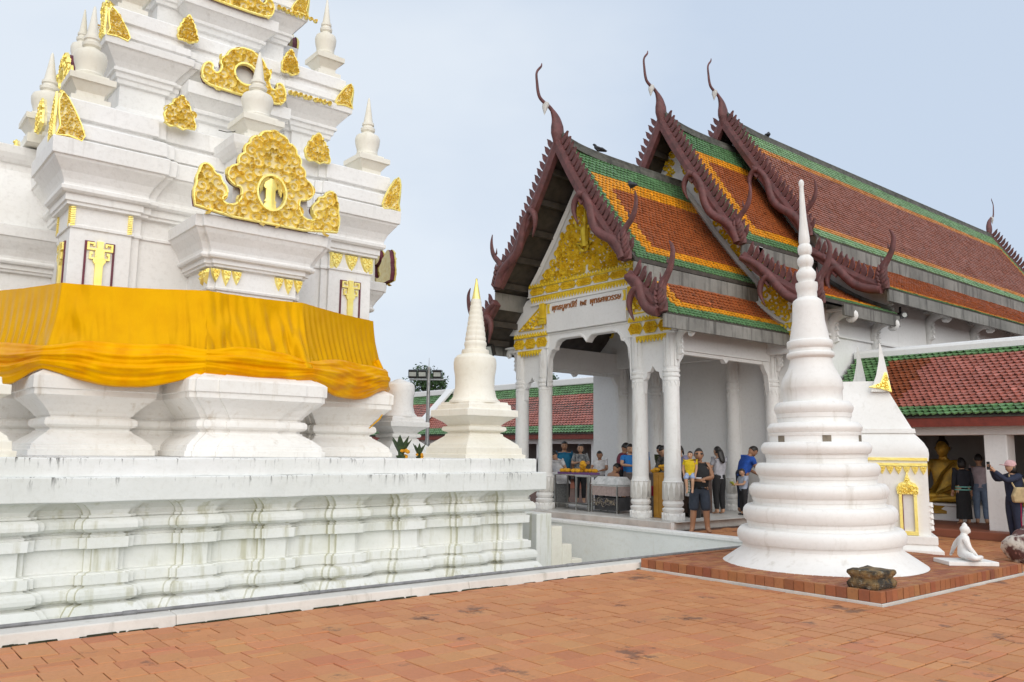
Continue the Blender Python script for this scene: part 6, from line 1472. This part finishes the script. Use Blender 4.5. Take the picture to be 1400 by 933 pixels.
gx = thing('garland_tray', 'long tray heaped with yellow marigold garlands on the steel table', 'tray', (14.62, 15.05, FZ+.86), pi/2)
q = MB(); q.box(-.55, .55, -.2, .2, 0, .05); q.build('tray', cloth('purple_tray', (.16, .07, .2, 1)), gx); rg = random.Random(2)
for k in range(22): q = MB(); c = (rg.uniform(-.48, .48), rg.uniform(-.16, .16), .08); q.lathe([(-.05, .03), (0, .07), (.04, .06), (.06, .02)], 8, c); q.build('marigold_bunch', MT['tray'], gx)
for k in range(5): q = MB(); c = (-.2+rg.uniform(-.08, .08), rg.uniform(-.06, .06), .16+.03*k); q.lathe([(-.05, .03), (0, .07), (.04, .06), (.06, .02)], 8, c); q.build('marigold_bunch', MT['tray'], gx)
wb = thing('candle_box', 'steel candle stand with white printed cover and dark scrolled ironwork front', 'stand', (14.55, 13.82, FZ), pi/2)
q = MB(); q.box(-.42, .42, -.28, .28, .62, .66)
q.rings([[(-.44, -.3, .66), (.44, -.3, .66), (.44, .3, .66), (-.44, .3, .66)], [(-.36, -.12, .84), (.36, -.12, .84), (.36, .12, .84), (-.36, .12, .84)]]); q.build('cover', simple('printed_white_cover', (.66, .66, .66, 1), .5, c2=(.4, .42, .42, 1), sc=9), wb)
q = MB(); q.box(-.41, .41, -.27, .27, .40, .62); q.build('pink_apron', cloth('pinkish_cloth', (.42, .33, .31, 1)), wb)
for a in (-.41, .41):
    for b in (-.27, .27): q = MB(); q.box(a-.015, a+.015, b-.015, b+.015, 0, .62); q.build('leg', MT['inox'], wb)
q = MB(); Pq = frame((0, .275, 0), (1, 0, 0), (0, 0, 1), (0, 1, 0)); rg = random.Random(6)
for k in range(12): curl(q, Pq, -.36+.065*k, .24+.05*rg.uniform(-1, 1), .08, 1.3, rg.uniform(0, 6), 0, .02, .012, hand=rg.choice((-1, 1)))
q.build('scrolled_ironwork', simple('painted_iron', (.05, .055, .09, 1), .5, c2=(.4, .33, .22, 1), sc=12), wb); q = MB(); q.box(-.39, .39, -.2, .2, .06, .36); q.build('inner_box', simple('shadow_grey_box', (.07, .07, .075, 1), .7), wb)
pc = thing('plastic_chair', 'white plastic chair under the bare-backed man', 'chair', (15.25, 14.6, FZ), AZ-pi*.35-pi/2)
q = MB(); q.box(-.22, .22, -.2, .24, .40, .43); q.build('seat', whitec, pc, bevel=.01); q = MB(); q.rings([[(x, -.22-.06*((z-.4)/.4), z) for x, z in ((-.22, .42), (.22, .42), (.21, .7), (.12, .82), (-.12, .82), (-.21, .7))], [(x, -.25-.06*((z-.4)/.4), z) for x, z in ((-.22, .42), (.22, .42), (.21, .7), (.12, .82), (-.12, .82), (-.21, .7))]]); q.build('backrest', whitec, pc)
for a in (-.19, .19):
    for b in (-.17, .21): q = MB(); q.tube([(a, b, 0), (a, b, .4)], .02, 6); q.build('leg', whitec, pc)
gb_ = thing('grey_booth', 'dark grey house-shaped offering booth with white roof right of the left column', 'booth', (14.75, 15.98, FZ), pi/2)
q = MB(); q.slab([[(-.22, .12), (.22, .12), (.22, .62), (0, .86), (-.22, .62)]], frame((0, 0, 0), (1, 0, 0), (0, 0, 1), (0, 1, 0)), -.2, .2); q.build('booth_body', simple('speckled_grey', (.10, .105, .105, 1), .7, c2=(.2, .2, .2, 1), sc=30), gb_)
for s in (-1, 1): q = MB(); q.rings([[(0, b, .875), (s*.27, b, .60), (s*.27, b, .62), (0, b, .895)] for b in (-.24, .24)]); q.build('roof_panel', whitec, gb_)
for a in (-.18, .18): q = MB(); q.box(a-.02, a+.02, -.15, .15, 0, .12); q.build('foot', MT['inox'], gb_)
lc = thing('wooden_lectern', 'tall varnished yellow wooden cabinet between the two right columns', 'cabinet', (14.4, 12.12, FZ), pi/2)
q = MB(); q.box(-.17, .17, -.15, .15, 0, .98); q.build('cabinet_body', MT['lwood'], lc, bevel=.008)
for a in (-.085, .085): q = MB(); q.box(a-.07, a+.07, .151, .162, .06, .92); q.build('door_panel', MT['lwood'], lc, bevel=.004)
fb = thing('flower_heap', 'heap of orange and yellow flowers on the counter beside the wooden cabinet', 'flowers', (14.75, 12.42, FZ+.95))
rg = random.Random(8)
for k in range(16): q = MB(); q.lathe([(-.04, .02), (0, .06), (.035, .05), (.05, .01)], 8, (rg.uniform(-.15, .15), rg.uniform(-.25, .25), .03+rg.uniform(0, .13))); q.build('flower_head', MT['tray'], fb)
def counter(label, x, y, w, d, h, mat):
    t = thing('counter', label, 'counter', (x, y, FZ), pi/2); q = MB(); q.box(-w/2, w/2, -d/2, d/2, h-.04, h); q.build('counter_top', mat, t, bevel=.006)
    q = MB(); q.box(-w/2+.04, w/2-.04, -d/2+.04, d/2-.04, .08, h-.041); q.build('counter_body', mat, t); q = MB(); q.box(-w/2+.08, w/2-.08, -d/2+.08, d/2-.08, 0, .08); q.build('base', MT['dark'], t); return t
dkw = simple('dark_brown_wood', (.085, .055, .045, 1), .5)
counter('grey counter holding the flower heap behind the right columns', 14.95, 12.9, 1.2, .5, .95, simple('greyed_wood', (.16, .13, .12, 1), .6))
counter('dark brown counter behind the right outer column with a paper notice', 15.3, 12.05, .8, .6, 1.02, dkw)
nn = thing('paper_notice', 'white paper notice with green writing taped to the brown counter', 'notice', (14.985, 11.86, FZ+.66), pi/2)
q = MB(); q.box(-.13, .13, .0, .012, -.2, .2); q.build('sheet', whitec, nn)
q = MB(); rg = random.Random(4)
for k in range(5):
    for j in range(4): q.box(-.1+.05*j, -.1+.05*j+rg.uniform(.02, .045), .0125, .015, .12-.06*k, .14-.06*k)
q.build('green_writing', simple('green_ink', (.05, .3, .1, 1), .6), nn)
bk = thing('red_bucket', 'red plastic bucket under the counter between the right columns', 'bucket', (14.6, 12.6, FZ+.45)); q = MB(); q.lathe([(0, .09), (.2, .12), (.21, .125), (.2, .115), (.03, .085)], 16); q.build('pail', simple('red_plastic', (.40, .02, .06, 1), .4), bk, smooth=True, angle=40); q = MB(); q.box(-.2, .2, -.2, .2, -.46, -.003); q.build('stool', simple('greyed_wood', (.16, .13, .12, 1), .6), bk)
bn = thing('waste_bin', 'small black bin on the porch floor behind the man with the child', 'bin', (15.0, 11.75, FZ)); q = MB(); q.lathe([(0, .13), (.3, .16), (.31, .165), (.3, .15), (.05, .12)], 16); q.build('bin_body', MT['black'], bn, smooth=True, angle=40); q = MB(); q.tube([(.15*cos(a*.5), .15*sin(a*.5), .305) for a in range(13)], .012, 5); q.build('rim', MT['black'], bn)
